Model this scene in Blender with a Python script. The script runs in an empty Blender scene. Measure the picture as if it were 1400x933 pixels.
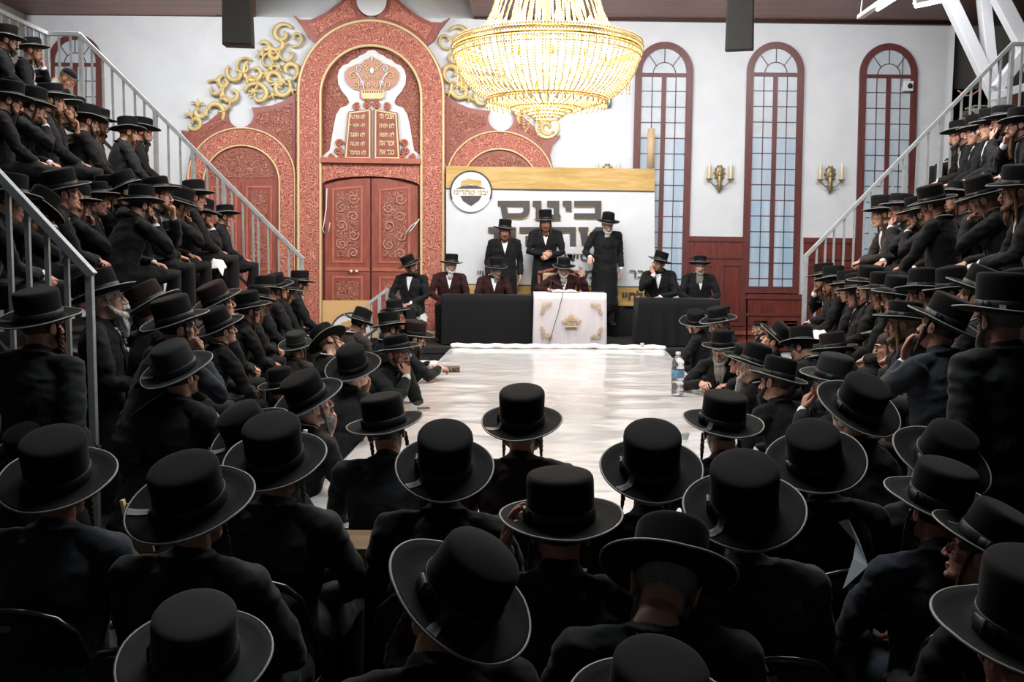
import bpy, math, random
import numpy as np
from mathutils import Vector, Matrix, noise
from mathutils.bvhtree import BVHTree
random.seed(7)
SC = bpy.context.scene
COL = SC.collection
PI = math.pi
R = math.radians
F = 1350.0; PITCH = R(5.14); ROLL = R(0.5); CAMZ = 2.15
# ---------------------------------------------------------------- camera
cam = bpy.data.objects.new('camera', bpy.data.cameras.new('camera')); COL.objects.link(cam)
cam.data.sensor_width = 36.0; cam.data.lens = F / 1400 * 36.0
cam.data.clip_end = 200; cam.data.clip_start = 0.05
CAMR = Matrix.Rotation(PI/2 - PITCH, 3, 'X') @ Matrix.Rotation(ROLL, 3, 'Z')
cam.matrix_world = Matrix.Translation((0, 0, CAMZ)) @ CAMR.to_4x4()
SC.camera = cam
def P(px, py, Y):
    """point of the hall seen at a pixel of the 1400x933 frame, at distance Y down the hall"""
    d = CAMR @ Vector(((px-700)/F, -(py-466.5)/F, -1))
    return Vector((0, 0, CAMZ)) + d * (Y / d.y)
# ---------------------------------------------------------------- materials
MATS = {}
def mat(name, col, rough=0.6, metal=0.0, **k):
    if name in MATS: return MATS[name]
    m = bpy.data.materials.new(name); m.use_nodes = True; MATS[name] = m
    b = m.node_tree.nodes['Principled BSDF']
    b.inputs['Base Color'].default_value = (*col, 1)
    b.inputs['Roughness'].default_value = rough
    b.inputs['Metallic'].default_value = metal
    if 'sheen' in k: b.inputs['Sheen Weight'].default_value = k['sheen']; b.inputs['Sheen Roughness'].default_value = k.get('sheenr', .4)
    if 'spec' in k: b.inputs['Specular IOR Level'].default_value = k['spec']
    if 'coat' in k: b.inputs['Coat Weight'].default_value = k['coat']; b.inputs['Coat Roughness'].default_value = k.get('coatr', .15)
    if 'sss' in k: b.inputs['Subsurface Weight'].default_value = k['sss']; b.inputs['Subsurface Scale'].default_value = .02
    if 'trans' in k: b.inputs['Transmission Weight'].default_value = k['trans']
    if 'emit' in k:
        b.inputs['Emission Color'].default_value = (*k.get('ecol', col), 1); b.inputs['Emission Strength'].default_value = k['emit']
    if 'vary' in k or 'bump' in k:
        nt = m.node_tree
        tc = nt.nodes.new('ShaderNodeTexCoord'); mp = nt.nodes.new('ShaderNodeMapping')
        mp.inputs['Scale'].default_value = k.get('scale', (1, 1, 1))
        nt.links.new(tc.outputs['Object'], mp.inputs['Vector'])
        n = nt.nodes.new('ShaderNodeTexNoise'); n.inputs['Scale'].default_value = k.get('ns', 20); n.inputs['Detail'].default_value = k.get('nd', 4)
        n.inputs['Distortion'].default_value = k.get('dist', 0)
        nt.links.new(mp.outputs[0], n.inputs['Vector'])
        if 'vary' in k:
            r = nt.nodes.new('ShaderNodeValToRGB')
            r.color_ramp.elements[0].position = k.get('r0', .3); r.color_ramp.elements[1].position = k.get('r1', .7)
            r.color_ramp.elements[0].color = (*k['vary'], 1); r.color_ramp.elements[1].color = (*col, 1)
            nt.links.new(n.outputs['Fac'], r.inputs[0]); nt.links.new(r.outputs[0], b.inputs['Base Color'])
        if 'bump' in k:
            bu = nt.nodes.new('ShaderNodeBump'); bu.inputs['Strength'].default_value = k['bump']; bu.inputs['Distance'].default_value = k.get('bd', .01)
            nt.links.new(n.outputs['Fac'], bu.inputs['Height']); nt.links.new(bu.outputs[0], b.inputs['Normal'])
    return m
# ---------------------------------------------------------------- mesh builder
class G:
    def __init__(s): s.v = []; s.f = []; s.mi = []; s.cur = 0
    def add(s, vs, fs):
        o = len(s.v); s.v += [tuple(v) for v in vs]; s.f += [tuple(i+o for i in f) for f in fs]; s.mi += [s.cur]*len(fs); return s
    def box(s, c, h, rot=None):
        c = Vector(c); vs = []
        for x in (-1, 1):
            for y in (-1, 1):
                for z in (-1, 1):
                    p = Vector((x*h[0], y*h[1], z*h[2]))
                    if rot is not None: p = rot @ p
                    vs.append(c+p)
        return s.add(vs, [(0,1,3,2),(4,6,7,5),(0,4,5,1),(2,3,7,6),(0,2,6,4),(1,5,7,3)])
    def beam(s, a, b, w, h=None, up=(0,0,1)):
        a = Vector(a); b = Vector(b); d = (b-a); L = d.length; d.normalize(); u = Vector(up)
        if abs(d.dot(u)) > .98: u = Vector((0, 1, 0))
        x = d.cross(u).normalized(); z = x.cross(d)
        M = Matrix((x, d, z)).transposed()
        return s.box((a+b)/2, (w/2, L/2, (h or w)/2), M)
    def tube(s, pts, rad, n=12, side=None, caps=True, closed=False):
        pts = [Vector(p) for p in pts]; N = len(pts)
        if not isinstance(rad, (list, tuple)): rad = [rad]*N
        rad = [(r, r) if not isinstance(r, (list, tuple)) else r for r in rad]
        tang = []
        for i in range(N):
            if closed: t = pts[(i+1) % N] - pts[i-1]
            else: t = pts[min(i+1, N-1)] - pts[max(i-1, 0)]
            tang.append(t.normalized() if t.length > 1e-9 else Vector((0, 0, 1)))
        x = Vector(side) if side is not None else (Vector((1, 0, 0)) if abs(tang[0].x) < .9 else Vector((0, 1, 0)))
        rings = []
        def ring(p, t, x, a, b):
            x = (x - t*x.dot(t))
            x = x.normalized() if x.length > 1e-6 else t.orthogonal().normalized()
            y = t.cross(x)
            return x, [p + x*(a*math.cos(2*PI*k/n)) + y*(b*math.sin(2*PI*k/n)) for k in range(n)]
        if caps and not closed:
            a, b = rad[0]; m = min(a, b); _, r = ring(pts[0]-tang[0]*m*.85, tang[0], x, a*.45, b*.45); rings.append(r)
            _, r = ring(pts[0]-tang[0]*m*.5, tang[0], x, a*.84, b*.84); rings.append(r)
        for i in range(N):
            x, r = ring(pts[i], tang[i], x if side is None else Vector(side), *rad[i]); rings.append(r)
        if caps and not closed:
            a, b = rad[-1]; m = min(a, b); xx = x
            _, r = ring(pts[-1]+tang[-1]*m*.5, tang[-1], xx, a*.84, b*.84); rings.append(r)
            _, r = ring(pts[-1]+tang[-1]*m*.85, tang[-1], xx, a*.45, b*.45); rings.append(r)
        vs = [v for r in rings for v in r]; fs = []
        K = len(rings)
        for i in range(K if closed else K-1):
            j = (i+1) % K
            for k in range(n):
                fs.append((i*n+k, i*n+(k+1) % n, j*n+(k+1) % n, j*n+k))
        if not closed:
            fs.append(tuple(range(n))[::-1]); fs.append(tuple((K-1)*n+k for k in range(n)))
        return s.add(vs, fs)
    def ell(s, c, r, n=14, m=9, rot=None):
        c = Vector(c); vs = []; fs = []
        if not isinstance(r, (list, tuple)): r = (r, r, r)
        for i in range(1, m):
            th = PI*i/m
            for k in range(n):
                ph = 2*PI*k/n
                p = Vector((r[0]*math.sin(th)*math.cos(ph), r[1]*math.sin(th)*math.sin(ph), r[2]*math.cos(th)))
                if rot is not None: p = rot @ p
                vs.append(c+p)
        t = Vector((0, 0, r[2])); 
        if rot is not None: t = rot @ t
        vs.append(c+t); vs.append(c-t); T = len(vs)-2
        for i in range(m-2):
            for k in range(n):
                fs.append((i*n+k, (i+1)*n+k, (i+1)*n+(k+1) % n, i*n+(k+1) % n))
        for k in range(n):
            fs.append((T, k, (k+1) % n)); fs.append((T+1, (m-2)*n+(k+1) % n, (m-2)*n+k))
        return s.add(vs, fs)
    def lathe(s, prof, n=32, c=(0, 0, 0), sx=1, sy=1, wav=None, cap0=False, cap1=False):
        vs = []; fs = []; c = Vector(c)
        for (r, z) in prof:
            for k in range(n):
                a = 2*PI*k/n; dz = wav(r, a) if wav else 0
                vs.append(c + Vector((r*sx*math.cos(a), r*sy*math.sin(a), z+dz)))
        for i in range(len(prof)-1):
            for k in range(n):
                fs.append((i*n+k, i*n+(k+1) % n, (i+1)*n+(k+1) % n, (i+1)*n+k))
        if cap0: fs.append(tuple(range(n))[::-1])
        if cap1: fs.append(tuple((len(prof)-1)*n+k for k in range(n)))
        return s.add(vs, fs)
    def mesh(s, name, mats, smooth=True):
        me = bpy.data.meshes.new(name); me.from_pydata(s.v, [], s.f)
        if not isinstance(mats, (list, tuple)): mats = [mats]
        for m in mats: me.materials.append(m)
        if len(mats) > 1: me.polygons.foreach_set('material_index', s.mi)
        if smooth: me.polygons.foreach_set('use_smooth', [True]*len(me.polygons))
        me.update(); return me
    def build(s, name, mats, parent=None, smooth=True, bevel=0, **k):
        me = s.mesh(name, mats, smooth)
        return link(name, me, parent, bevel=bevel, **k)
def link(name, me, parent=None, bevel=0, mtx=None, label=None):
    o = bpy.data.objects.new(name, me); COL.objects.link(o)
    if parent: o.parent = parent
    if mtx is not None: o.matrix_local = mtx
    if bevel:
        b = o.modifiers.new('b', 'BEVEL'); b.width = bevel; b.segments = 2; b.limit_method = 'ANGLE'; b.angle_limit = R(40)
    if label: o['label'] = label
    return o
def remesh(g, vox, it=4, ratio=None, fac=.5, disp=None):
    """one continuous skin over the overlapping solids of g"""
    me = g.mesh('tmp', [mat('tmp', (1, 1, 1))])
    o = bpy.data.objects.new('tmp', me); COL.objects.link(o)
    m = o.modifiers.new('r', 'REMESH'); m.mode = 'VOXEL'; m.voxel_size = vox; m.adaptivity = 0
    if it:
        m = o.modifiers.new('s', 'SMOOTH'); m.factor = fac; m.iterations = it
    if ratio: m = o.modifiers.new('d', 'DECIMATE'); m.ratio = ratio
    dg = bpy.context.evaluated_depsgraph_get()
    r = bpy.data.meshes.new_from_object(o.evaluated_get(dg))
    bpy.data.objects.remove(o); bpy.data.meshes.remove(me)
    if disp:
        co = np.empty(len(r.vertices)*3, 'f'); r.vertices.foreach_get('co', co); co = co.reshape(-1, 3)
        no = np.empty(len(r.vertices)*3, 'f'); r.vertex_normals.foreach_get('vector', no); no = no.reshape(-1, 3)
        co = disp(co, no); r.vertices.foreach_set('co', co.astype('f').ravel())
    r.polygons.foreach_set('use_smooth', [True]*len(r.polygons)); r.update()
    return r
def setm(me, mats):
    me.materials.clear()
    for m in mats: me.materials.append(m)
    return me
def tag(o, label=None, cat=None, group=None, kind=None):
    if label: o['label'] = label
    if cat: o['category'] = cat
    if group: o['group'] = group
    if kind: o['kind'] = kind
    return o
def thing(name, loc, label, cat, group=None, rz=0):
    o = bpy.data.objects.new(name, None); COL.objects.link(o); o.empty_display_size = .1
    o.location = loc; o.rotation_euler = (0, 0, rz)
    return tag(o, label, cat, group)
def copy_tree(o, parent=None):
    c = o.copy(); COL.objects.link(c)
    if parent is not None: c.parent = parent; c.matrix_parent_inverse = o.matrix_parent_inverse
    for ch in o.children: copy_tree(ch, c)
    return c
def ss(a, b, x): 
    t = np.clip((x-a)/(b-a), 0, 1); return t*t*(3-2*t)
# ================================================================ people
def felt(name, col, sheen=.06):
    return mat(name, col, .88, sheen=sheen, sheenr=.35, spec=.12, bump=.25, ns=260, bd=.002)
M_FELT = felt('black_felt', (.0062, .0062, .0066)); M_FELTG = felt('grey_black_felt', (.024, .026, .025)); M_FELTM = felt('brown_black_felt', (.022, .013, .013))
M_VELVET = mat('black_velvet', (.008, .008, .012), .9, sheen=.2, spec=.2)
M_BAND = mat('satin_ribbon', (.010, .0105, .0115), .5, spec=.35)
M_TAIL = mat('grey_satin_tail', (.050, .053, .054), .55, spec=.4); M_BIND = mat('brim_binding_ribbon', (.21, .215, .205), .5, spec=.5)  # binding: the ribbon's sheen along the rim is put into its lighter grey
def cloth(name, col):
    return mat(name, col, .82, sheen=.08, spec=.2, vary=tuple(c*.7 for c in col), ns=9, bump=.35, bd=.02, nd=5)
COATS = {'k': cloth('black_wool', (.0095, .0095, .0105)), 'c': cloth('charcoal_wool', (.026, .026, .028)), 'n': cloth('navy_wool', (.030, .036, .046)),
         'm': cloth('dark_brown_wool', (.040, .031, .030)), 'r': cloth('maroon_velvet', (.034, .009, .011)), 'g': cloth('pale_green_cotton', (.42, .47, .40)),
         'o': cloth('green_black_wool', (.018, .022, .020))}
M_TROU = cloth('black_trouser_cloth', (.012, .012, .013))
M_SHIRT = mat('white_cotton', (.72, .73, .74), .75)
M_SHOE = mat('black_leather', (.01, .01, .01), .35)
SKINS = [mat('skin_light', (.58, .34, .25), .5, sss=.08, vary=(.50, .26, .19), ns=30), mat('skin_ruddy', (.52, .26, .19), .5, sss=.08, vary=(.44, .20, .15), ns=30)]
M_EYEW = mat('eye_white', (.62, .58, .55), .3); M_IRIS = mat('iris_dark', (.03, .02, .015), .2); M_LIP = mat('lip', (.42, .16, .13), .5)
def hairm(n, c):
    return mat('hair_'+n, c, .6, spec=.35, vary=tuple(x*.5 for x in c), scale=(60, 60, 6), ns=3, bump=.6, bd=.01)
HAIR = {'b': hairm('dark', (.030, .017, .012)), 'r': hairm('auburn', (.13, .052, .022)), 'l': hairm('fair', (.30, .19, .095)), 'g': hairm('grey', (.27, .255, .235)),
        'w': hairm('white', (.62, .59, .54)), 'n': hairm('brown', (.07, .038, .022))}
M_GLASS = mat('spectacle_lens', (.9, .95, 1), .02, trans=.95, spec=.8); M_GFRAME = mat('spectacle_frame', (.08, .075, .07), .25, .6)

def v3(*a): return Vector(a)
def ik(S, W, hint, l1=.30, l2=.265):
    d = W-S; L = d.length
    if L > l1+l2-.004: W = S + d*((l1+l2-.004)/L); d = W-S; L = d.length
    a = (l1*l1-l2*l2+L*L)/(2*L); h = math.sqrt(max(l1*l1-a*a, 1e-6))
    u = d.normalized(); k = Vector(hint); k = k-u*k.dot(u); k.normalize()
    return S+u*a+k*h, W
def hand(g, W, d, n, side, curl=(.35, .45, .3), thumb=.5, spread=.06, sc=1.0):
    d = Vector(d).normalized(); n = Vector(n); n = (n-d*n.dot(d)).normalized(); t = (n.cross(d))*(-side)
    g.tube([W-d*.03, W, W+d*.035*sc, W+d*.07*sc, W+d*.092*sc], [(.026, .021), (.027, .019), (.037*sc, .018), (.042*sc, .0165), (.040*sc, .013)], 12, side=t)
    for k, (off, L, r) in enumerate(((.030, .074, .0088), (.0105, .082, .0092), (-.010, .076, .0088), (-.029, .060, .0078))):
        b = W+d*(.088-abs(off-.008)*.25)*sc+t*off*sc; dd = (d+t*(off*spread*30)).normalized(); ang = 0; pts = [b-dd*.015, b]; p = b
        for j, fr in enumerate((.44, .31, .25)):
            ang += curl[j]*(1+.08*k); q = (dd*math.cos(ang)+n*math.sin(ang)); p = p+q*L*fr*sc; pts.append(p)
        g.tube(pts, [r*sc, r*1.04*sc, r*.95*sc, r*.88*sc, r*.74*sc], 8)
    b = W+d*.028*sc+t*.028*sc; q = (d*.62+t*.75+n*.15).normalized(); q2 = (d*.9+t*(.5-thumb)+n*thumb*.8).normalized()
    g.tube([b-q*.01, b, b+q*.04*sc, b+q*.04*sc+q2*.033*sc, b+q*.04*sc+q2*.058*sc], [.013*sc, .0145*sc, .0115*sc, .0105*sc, .008*sc], 8)
def head_geo(g, H):
    H = Vector(H)
    E = lambda c, r, rot=None: g.ell(H+Vector(c), r, 20, 12, rot)
    E((0, -.014, .036), (.077, .097, .084)); E((0, .028, -.030), (.062, .062, .082)); E((0, .040, -.080), (.047, .045, .032)); E((0, .074, -.098), (.021, .018, .016))
    for s in (-1, 1):
        E((s*.040, .056, -.022), (.024, .022, .022)); E((s*.012, .100, -.036), (.0085, .010, .008))
        E((s*.079, -.004, -.004), (.008, .019, .030), Matrix.Rotation(R(s*18), 3, 'Z'))
        c = H+Vector((s*.086, -.010, -.002))
        g.tube([c+Vector((s*.004*math.sin(a), -.004-.017*math.cos(a), .026*math.sin(a)+.002)) for a in [x*.45-1.3 for x in range(8)]], .0052, 6)
    g.tube([H+v3(-.048, .070, .022), H+v3(-.02, .083, .024), H+v3(.02, .083, .024), H+v3(.048, .070, .022)], .012, 8)
    g.tube([H+v3(0, .084, .020), H+v3(0, .096, 0), H+v3(0, .108, -.022), H+v3(0, .112, -.034)], [.008, .0085, .0105, .0115], 8)
    E((0, .086, -.063), (.024, .011, .0065)); E((0, .084, -.074), (.020, .011, .0065))
    for s in (-1, 1): E((s*.031, .067, .001), (.0145, .0135, .0125))
def face_disp(H):
    H = np.array(H)
    def f(co, no):
        for s in (-1, 1):
            for c, sg, am in (((s*.034, .088, .003), .013, -.007), ((s*.055, .06, -.055), .022, -.005), ((s*.058, .06, .02), .02, -.004)):
                d2 = ((co-(H+np.array(c)))**2).sum(1); co[:, 1] += am*np.exp(-d2/(2*sg*sg))
        return co
    return f

POSES = {}
def make_pose(key, stand=False, lean=0, rw=None, lw=None, rd=None, ld=None, rn=None, ln=None, rh=(1, -.3, -.5), lh=(-1, -.3, -.5),
              rc=(.35, .45, .3), lc=(.35, .45, .3), knees=.15, headz=0, bodyyaw=0, legspread=0, child=False):
    dz = .43 if stand else 0.0
    hip = v3(0, 0, .51+dz); L = R(lean)
    Rm = Matrix.Rotation(-L, 3, 'X')
    T = lambda x, y, z: hip + Rm @ (v3(x, y, z+dz)-hip)
    nb = T(0, -.005, 1.02); 
    # the head stays level above the leaning neck
    neck_top = nb + (Matrix.Rotation(-L*.55, 3, 'X') @ v3(0, .024, .044)); H = neck_top + v3(0, .028, .080+headz)
    sh = {s: T(s*.195, 0, .972) for s in (-1, 1)}
    W = {}; E_ = {}
    for s, w, h in ((1, rw, rh), (-1, lw, lh)):
        if w is None: w = (s*.27, .05, .58 if not stand else .42)
        tgt = (H + v3(*w[:3])) if len(w) == 4 else v3(*w) + v3(0, 0, dz)
        E_[s], W[s] = ik(sh[s], tgt, h)
    dirs = {1: rd or (0, .6, -.6), -1: ld or (0, .6, -.6)}; nn = {1: rn or (-1, 0, 0), -1: ln or (1, 0, 0)}; cc = {1: rc, -1: lc}
    hk = {}; 
    for s in (-1, 1):
        if stand: hk[s] = [v3(s*.095, 0, .90), v3(s*.105, .015, .50), v3(s*.11, -.01, .10)]
        else: hk[s] = [v3(s*.095, .02, .50), v3(s*knees, .44, .515), v3(s*(knees+legspread), .43, .10)]
    # ---- body
    g = G(); head_geo(g, H)
    g.tube([H+v3(0, -.030, -.035), neck_top, nb, T(0, -.005, .96)], [.056, .054, .060, (.10, .07)], 16)
    g.tube([T(0, 0, .50), T(0, 0, .62), T(0, 0, .78), T(0, 0, .92), T(0, 0, .97)], [(.14, .10), (.13, .095), (.15, .10), (.15, .09), (.10, .06)], 18, side=(1, 0, 0))
    for s in (-1, 1):
        g.tube([T(s*.10, 0, .93), sh[s]+v3(-s*.015, 0, -.02), (sh[s]+E_[s])/2, E_[s], E_[s].lerp(W[s], .35), W[s]], [.035, .038, .038, .034, .034, .026], 12)
        hand(g, W[s], dirs[s], nn[s], s, cc[s])
        g.tube([hip+v3(s*.07, 0, 0)]+hk[s][1:], [.085, .052, .035], 12)
        f = hk[s][2]; g.tube([f+v3(0, -.04, -.06), f+v3(0, .06, -.065), f+v3(0, .15, -.075)], [.03, .032, .022], 10)
    me = remesh(g, .0036, 5, .30, disp=face_disp(H))
    # material zones: eyes, iris, lips
    n = len(me.polygons); c = np.empty(n*3, 'f'); me.polygons.foreach_get('center', c); c = c.reshape(-1, 3)-np.array(H)
    mi = np.zeros(n, 'i')
    for s in (-1, 1):
        e = ((c[:, 0]-s*.031)/.0125)**2+((c[:, 2]-.001)/.0055)**2; fr = c[:, 1] > .055; mi[(e < 1) & fr] = 1
        e = ((c[:, 0]-s*.031)**2+(c[:, 2]-.001)**2); mi[(e < .0052**2) & fr] = 2
    mi[(np.abs(c[:, 0]) < .023) & (np.abs(c[:, 2]+.0685) < .008) & (c[:, 1] > .075)] = 3
    setm(me, [SKINS[0], M_EYEW, M_IRIS, M_LIP]); me.polygons.foreach_set('material_index', mi)
    # ---- coat
    g = G()
    fr = .028 if lean < 10 else .02
    g.tube([T(0, -.01, .47), T(0, -.005, .58), T(0, 0, .70), T(0, .005, .83), T(0, 0, .92), T(0, -.004, .985), T(0, -.004, 1.015)],
           [(.185, .145), (.185, .14), (.178, .132), (.192, .135), (.185, .12), (.125, .088), (.082, .075)], 28, side=(1, 0, 0))
    for s in (-1, 1):
        g.tube([T(s*.07, -.005, .992), T(s*.14, -.003, .985), T(s*.205, 0, .968)], [.045, .050, .050], 14)
        g.tube([sh[s]+v3(0, 0, -.012), sh[s].lerp(E_[s], .5), E_[s], E_[s].lerp(W[s], .45), W[s].lerp(E_[s], .12)], [.064, .060, .054, .050, .044], 16, caps=True)
    # collar
    cr = [nb + (Matrix.Rotation(-L*.8, 3, 'X') @ v3(.070*math.cos(a), .064*math.sin(a)-.008, .024-.040*max(0, math.sin(a))-.014*(math.sin(a)+1)*.5)) for a in [2*PI*k/24 for k in range(24)]]
    g.tube(cr, [(.010, .027)]*24, 8, side=(0, 0, 1), closed=True)
    if stand:
        g.tube([hip+v3(0, 0, .04), hip+v3(0, 0, -.10), v3(0, -.005, .60), v3(0, -.01, .33)], [(.180, .140), (.200, .155), (.205, .16), (.225, .175)], 26, side=(1, 0, 0))
    else:
        for s in (-1, 1):
            a, b, c_ = hk[s]
            g.tube([a+v3(0, -.04, .0), a.lerp(b, .35)+v3(0, 0, .01), a.lerp(b, .72)+v3(0, 0, .012)], [(.10, .10), (.095, .088), (.088, .080)], 16)
        g.tube([v3(0, .05, .50), v3(0, .28, .53)], [(.12, .07), (.10, .055)], 16, side=(1, 0, 0))
        g.tube([v3(0, -.07, .50), v3(0, -.10, .42), v3(0, -.11, .34)], [(.17, .06), (.18, .035), (.18, .02)], 20, side=(1, 0, 0))
    sd = abs(hash(key)) % 97 if False else sum(map(ord, key))
    def wr(co, no):
        for i in range(len(co)):
            p = Vector(co[i]); q = Vector((p.x*5, p.y*5, p.z*13+sd))
            q += noise.noise_vector(p*4)*.9
            a = noise.noise(q)*.013+(.22-abs(noise.noise(Vector((p.x*9+sd, p.y*9, p.z*17))+noise.noise_vector(p*6)*.8)))*.013+noise.noise(Vector((p.x*26, p.y*26, p.z*34+sd)))*.0024
            co[i] += no[i]*a
        return co
    cme = setm(remesh(g, .0085, 4, .7, disp=wr), [COATS['k']])
    # ---- trousers, shoes
    g = G()
    for s in (-1, 1):
        a, b, c_ = hk[s]
        g.tube([hip+v3(s*.08, 0, -.01), a.lerp(b, .5), b, b.lerp(c_, .5)+v3(0, -.01, 0), c_+v3(0, 0, -.01)], [.093, .088, .074, .068, .062], 16)
    tme = setm(remesh(g, .010, 3, .6), [M_TROU])
    shoes = []
    for s in (-1, 1):
        f = hk[s][2]; g = G(); g.tube([f+v3(0, -.05, -.055), f+v3(0, .05, -.058), f+v3(s*.01, .13, -.07), f+v3(s*.015, .19, -.078)], [(.036, .040), (.044, .040), (.046, .028), (.034, .018)], 14, side=(1, 0, 0))
        g.tube([f+v3(0, -.02, -.05), f+v3(0, -.015, .01)], .046, 12)
        g.box(f+v3(s*.006, .06, -.092), (.042, .125, .008))
        shoes.append(setm(remesh(g, .008, 2), [M_SHOE]))
    # ---- shirt front and lapels laid on the coat, white collar band
    bv = BVHTree.FromPolygons([v.co for v in cme.vertices], [tuple(p.vertices) for p in cme.polygons])
    def lay(g, rows, off):
        vs = []; 
        for row in rows:
            for (x, z) in row:
                o = T(x, .20, z); d = (T(x, 0, z)-o).normalized(); hit = bv.ray_cast(o, d)
                q = hit[0] if hit[0] is not None else T(x, .13, z); vs.append(q - d*off)
        m = len(rows[0]); k = len(rows); 
        bk = [v + (T(0, -1, 0)-T(0, 0, 0))*.008 for v in vs]
        n0 = len(vs); fs = []
        for i in range(k-1):
            for j in range(m-1):
                a = i*m+j; fs.append((a, a+m, a+m+1, a+1)); fs.append((n0+a, n0+a+1, n0+a+m+1, n0+a+m))
        for i in range(k-1):
            for j in (0, m-1):
                a = i*m+j; fs.append((a, a+m, n0+a+m, n0+a))
        g.add(vs+bk, fs)
    g = G()
    lay(g, [[((u-.5)*2*(.050*(1-t)+.003), 1.0-t*.20) for u in (0, .25, .5, .75, 1)] for t in (0, .2, .4, .6, .8, 1)], .004)
    shm = g.mesh('shirt_front', [M_SHIRT])
    g = G()
    for s in (-1, 1):
        lay(g, [[(s*(.050*(1-t)+.004+u*(.052*min(1, .35+t*1.6)*(1 if t < .75 else (1-t)*4+.05))), 1.005-t*.26) for u in (0, .5, 1)] for t in (0, .15, .3, .45, .6, .75, .88, 1)], .008)
    lpm = g.mesh('lapels', [COATS['k']])
    g = G()
    cr = [nb + (Matrix.Rotation(-L*.7, 3, 'X') @ v3(.064*math.cos(a), .062*math.sin(a)-.006, .030-.028*max(0, math.sin(a)))) for a in [2*PI*k/24 for k in range(24)]]
    g.tube(cr, [(.004, .014)]*24, 8, side=(0, 0, 1), closed=True); clm = g.mesh('shirt_collar', [M_SHIRT])
    cum = []
    for s in (-1, 1):
        g = G(); g.tube([W[s].lerp(E_[s], .14), W[s].lerp(E_[s], .02)], [.037, .036], 14); cum.append(g.mesh('shirt_cuff', [M_SHIRT]))
    co = np.empty(len(me.vertices)*3, 'f'); me.vertices.foreach_get('co', co)
    POSES[key] = dict(body=me, co=co.reshape(-1, 3), H=H, N=nb.lerp(neck_top, .5), coat=cme, trou=tme, shoes=shoes, shirt=shm, lap=lpm, collar=clm, cuffs=cum, stand=stand)

# wrist targets: (x, y, z) in the body frame, or (x, y, z, 'h') about the head centre
def build_poses(which):
    A = {
     'lap': dict(lean=4, rw=(.10, .30, .60), lw=(-.10, .31, .60), rd=(-.55, .8, -.15), ld=(.55, .8, -.15), rn=(0, -.1, -1), ln=(0, -.1, -1)),
     'knee': dict(lean=20, rw=(.06, .42, .63), lw=(-.06, .44, .63), rd=(-.7, .6, -.2), ld=(.7, .6, -.25), rn=(-.3, -.2, -1), ln=(.3, -.2, -1), rc=(.6, .7, .4), lc=(.7, .8, .4)),
     'chinr': dict(lean=18, rw=(.055, .115, -.175, 'h'), rd=(-.25, .02, 1), rn=(-.2, -1, .1), rh=(.5, .6, -1), rc=(.5, .9, .6), lw=(-.05, .36, .62), ld=(.7, .6, -.2), ln=(0, -.1, -1)),
     'chinl': dict(lean=18, lw=(-.055, .115, -.175, 'h'), ld=(.25, .02, 1), ln=(.2, -1, .1), lh=(-.5, .6, -1), lc=(.5, .9, .6), rw=(.05, .36, .62), rd=(-.7, .6, -.2), rn=(0, -.1, -1)),
     'both': dict(lean=22, rw=(.05, .16, -.165, 'h'), lw=(-.05, .16, -.165, 'h'), rd=(-.3, -.15, 1), ld=(.3, -.15, 1), rn=(-.5, -1, 0), ln=(.5, -1, 0), rh=(.6, .5, -1), lh=(-.6, .5, -1), rc=(.4, .8, .5), lc=(.4, .8, .5)),
     'table': dict(lean=22, rw=(.10, .50, .80), lw=(-.16, .46, .80), rd=(-.5, .9, -.1), ld=(.8, .5, -.1), rn=(-.3, -.1, -1), ln=(0, -.1, -1), rc=(.5, .7, .4)),
     'cross': dict(lean=6, rw=(-.10, .20, .80), lw=(.10, .17, .77), rd=(-1, .15, .05), ld=(1, .1, .05), rn=(0, -1, 0), ln=(0, -1, 0), rh=(1, .3, -.6), lh=(-1, .3, -.6)),
     'temple': dict(lean=10, lw=(-.165, .03, -.07, 'h'), ld=(.15, .05, 1), ln=(1, -.2, 0), lh=(-.7, .4, -1), lc=(.15, .35, .3), rw=(.05, .36, .62), rd=(-.7, .6, -.2), rn=(0, -.1, -1)),
     'standfront': dict(stand=True, lean=2, rw=(.03, .24, .66), lw=(-.06, .24, .63), rd=(-.9, .3, -.1), ld=(.9, .25, -.3), rn=(0, -1, -.2), ln=(0, -1, -.2), rc=(.5, .7, .4), lc=(.5, .7, .4), rh=(1, -.4, -.6), lh=(-1, -.4, -.6)),
     'standside': dict(stand=True, lean=0, rw=(.245, .07, .46), lw=(-.245, .07, .46), rd=(0, .2, -1), ld=(0, .2, -1), rh=(.25, -1, 0), lh=(-.25, -1, 0)),
     'standface': dict(stand=True, lean=6, lw=(-.045, .13, -.18, 'h'), ld=(.25, -.05, 1), ln=(.3, -1, 0), lh=(-.6, .5, -1), lc=(.5, .8, .5), rw=(.24, .12, .47), rd=(0, .3, -1), rh=(.25, -1, 0)),
     'standreach': dict(stand=True, lean=3, rw=(.30, .30, .62), rd=(.3, .8, -.5), rn=(-.3, 0, -1), rh=(.4, -1, -.3), rc=(.3, .4, .3), lw=(-.245, .06, .455), ld=(0, .2, -1), lh=(-.25, -1, 0)),
     'speak': dict(lean=14, rw=(.25, .36, .80), rd=(-.2, 1, 0), rn=(0, 0, -1), rc=(.6, .8, .5), lw=(-.26, .20, -.12, 'h'), ld=(.1, .1, 1), ln=(.7, .7, 0), lh=(-.6, .2, -1), lc=(.15, .2, .15)),
    }
    for k in which: make_pose(k, **A[k])

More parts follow.
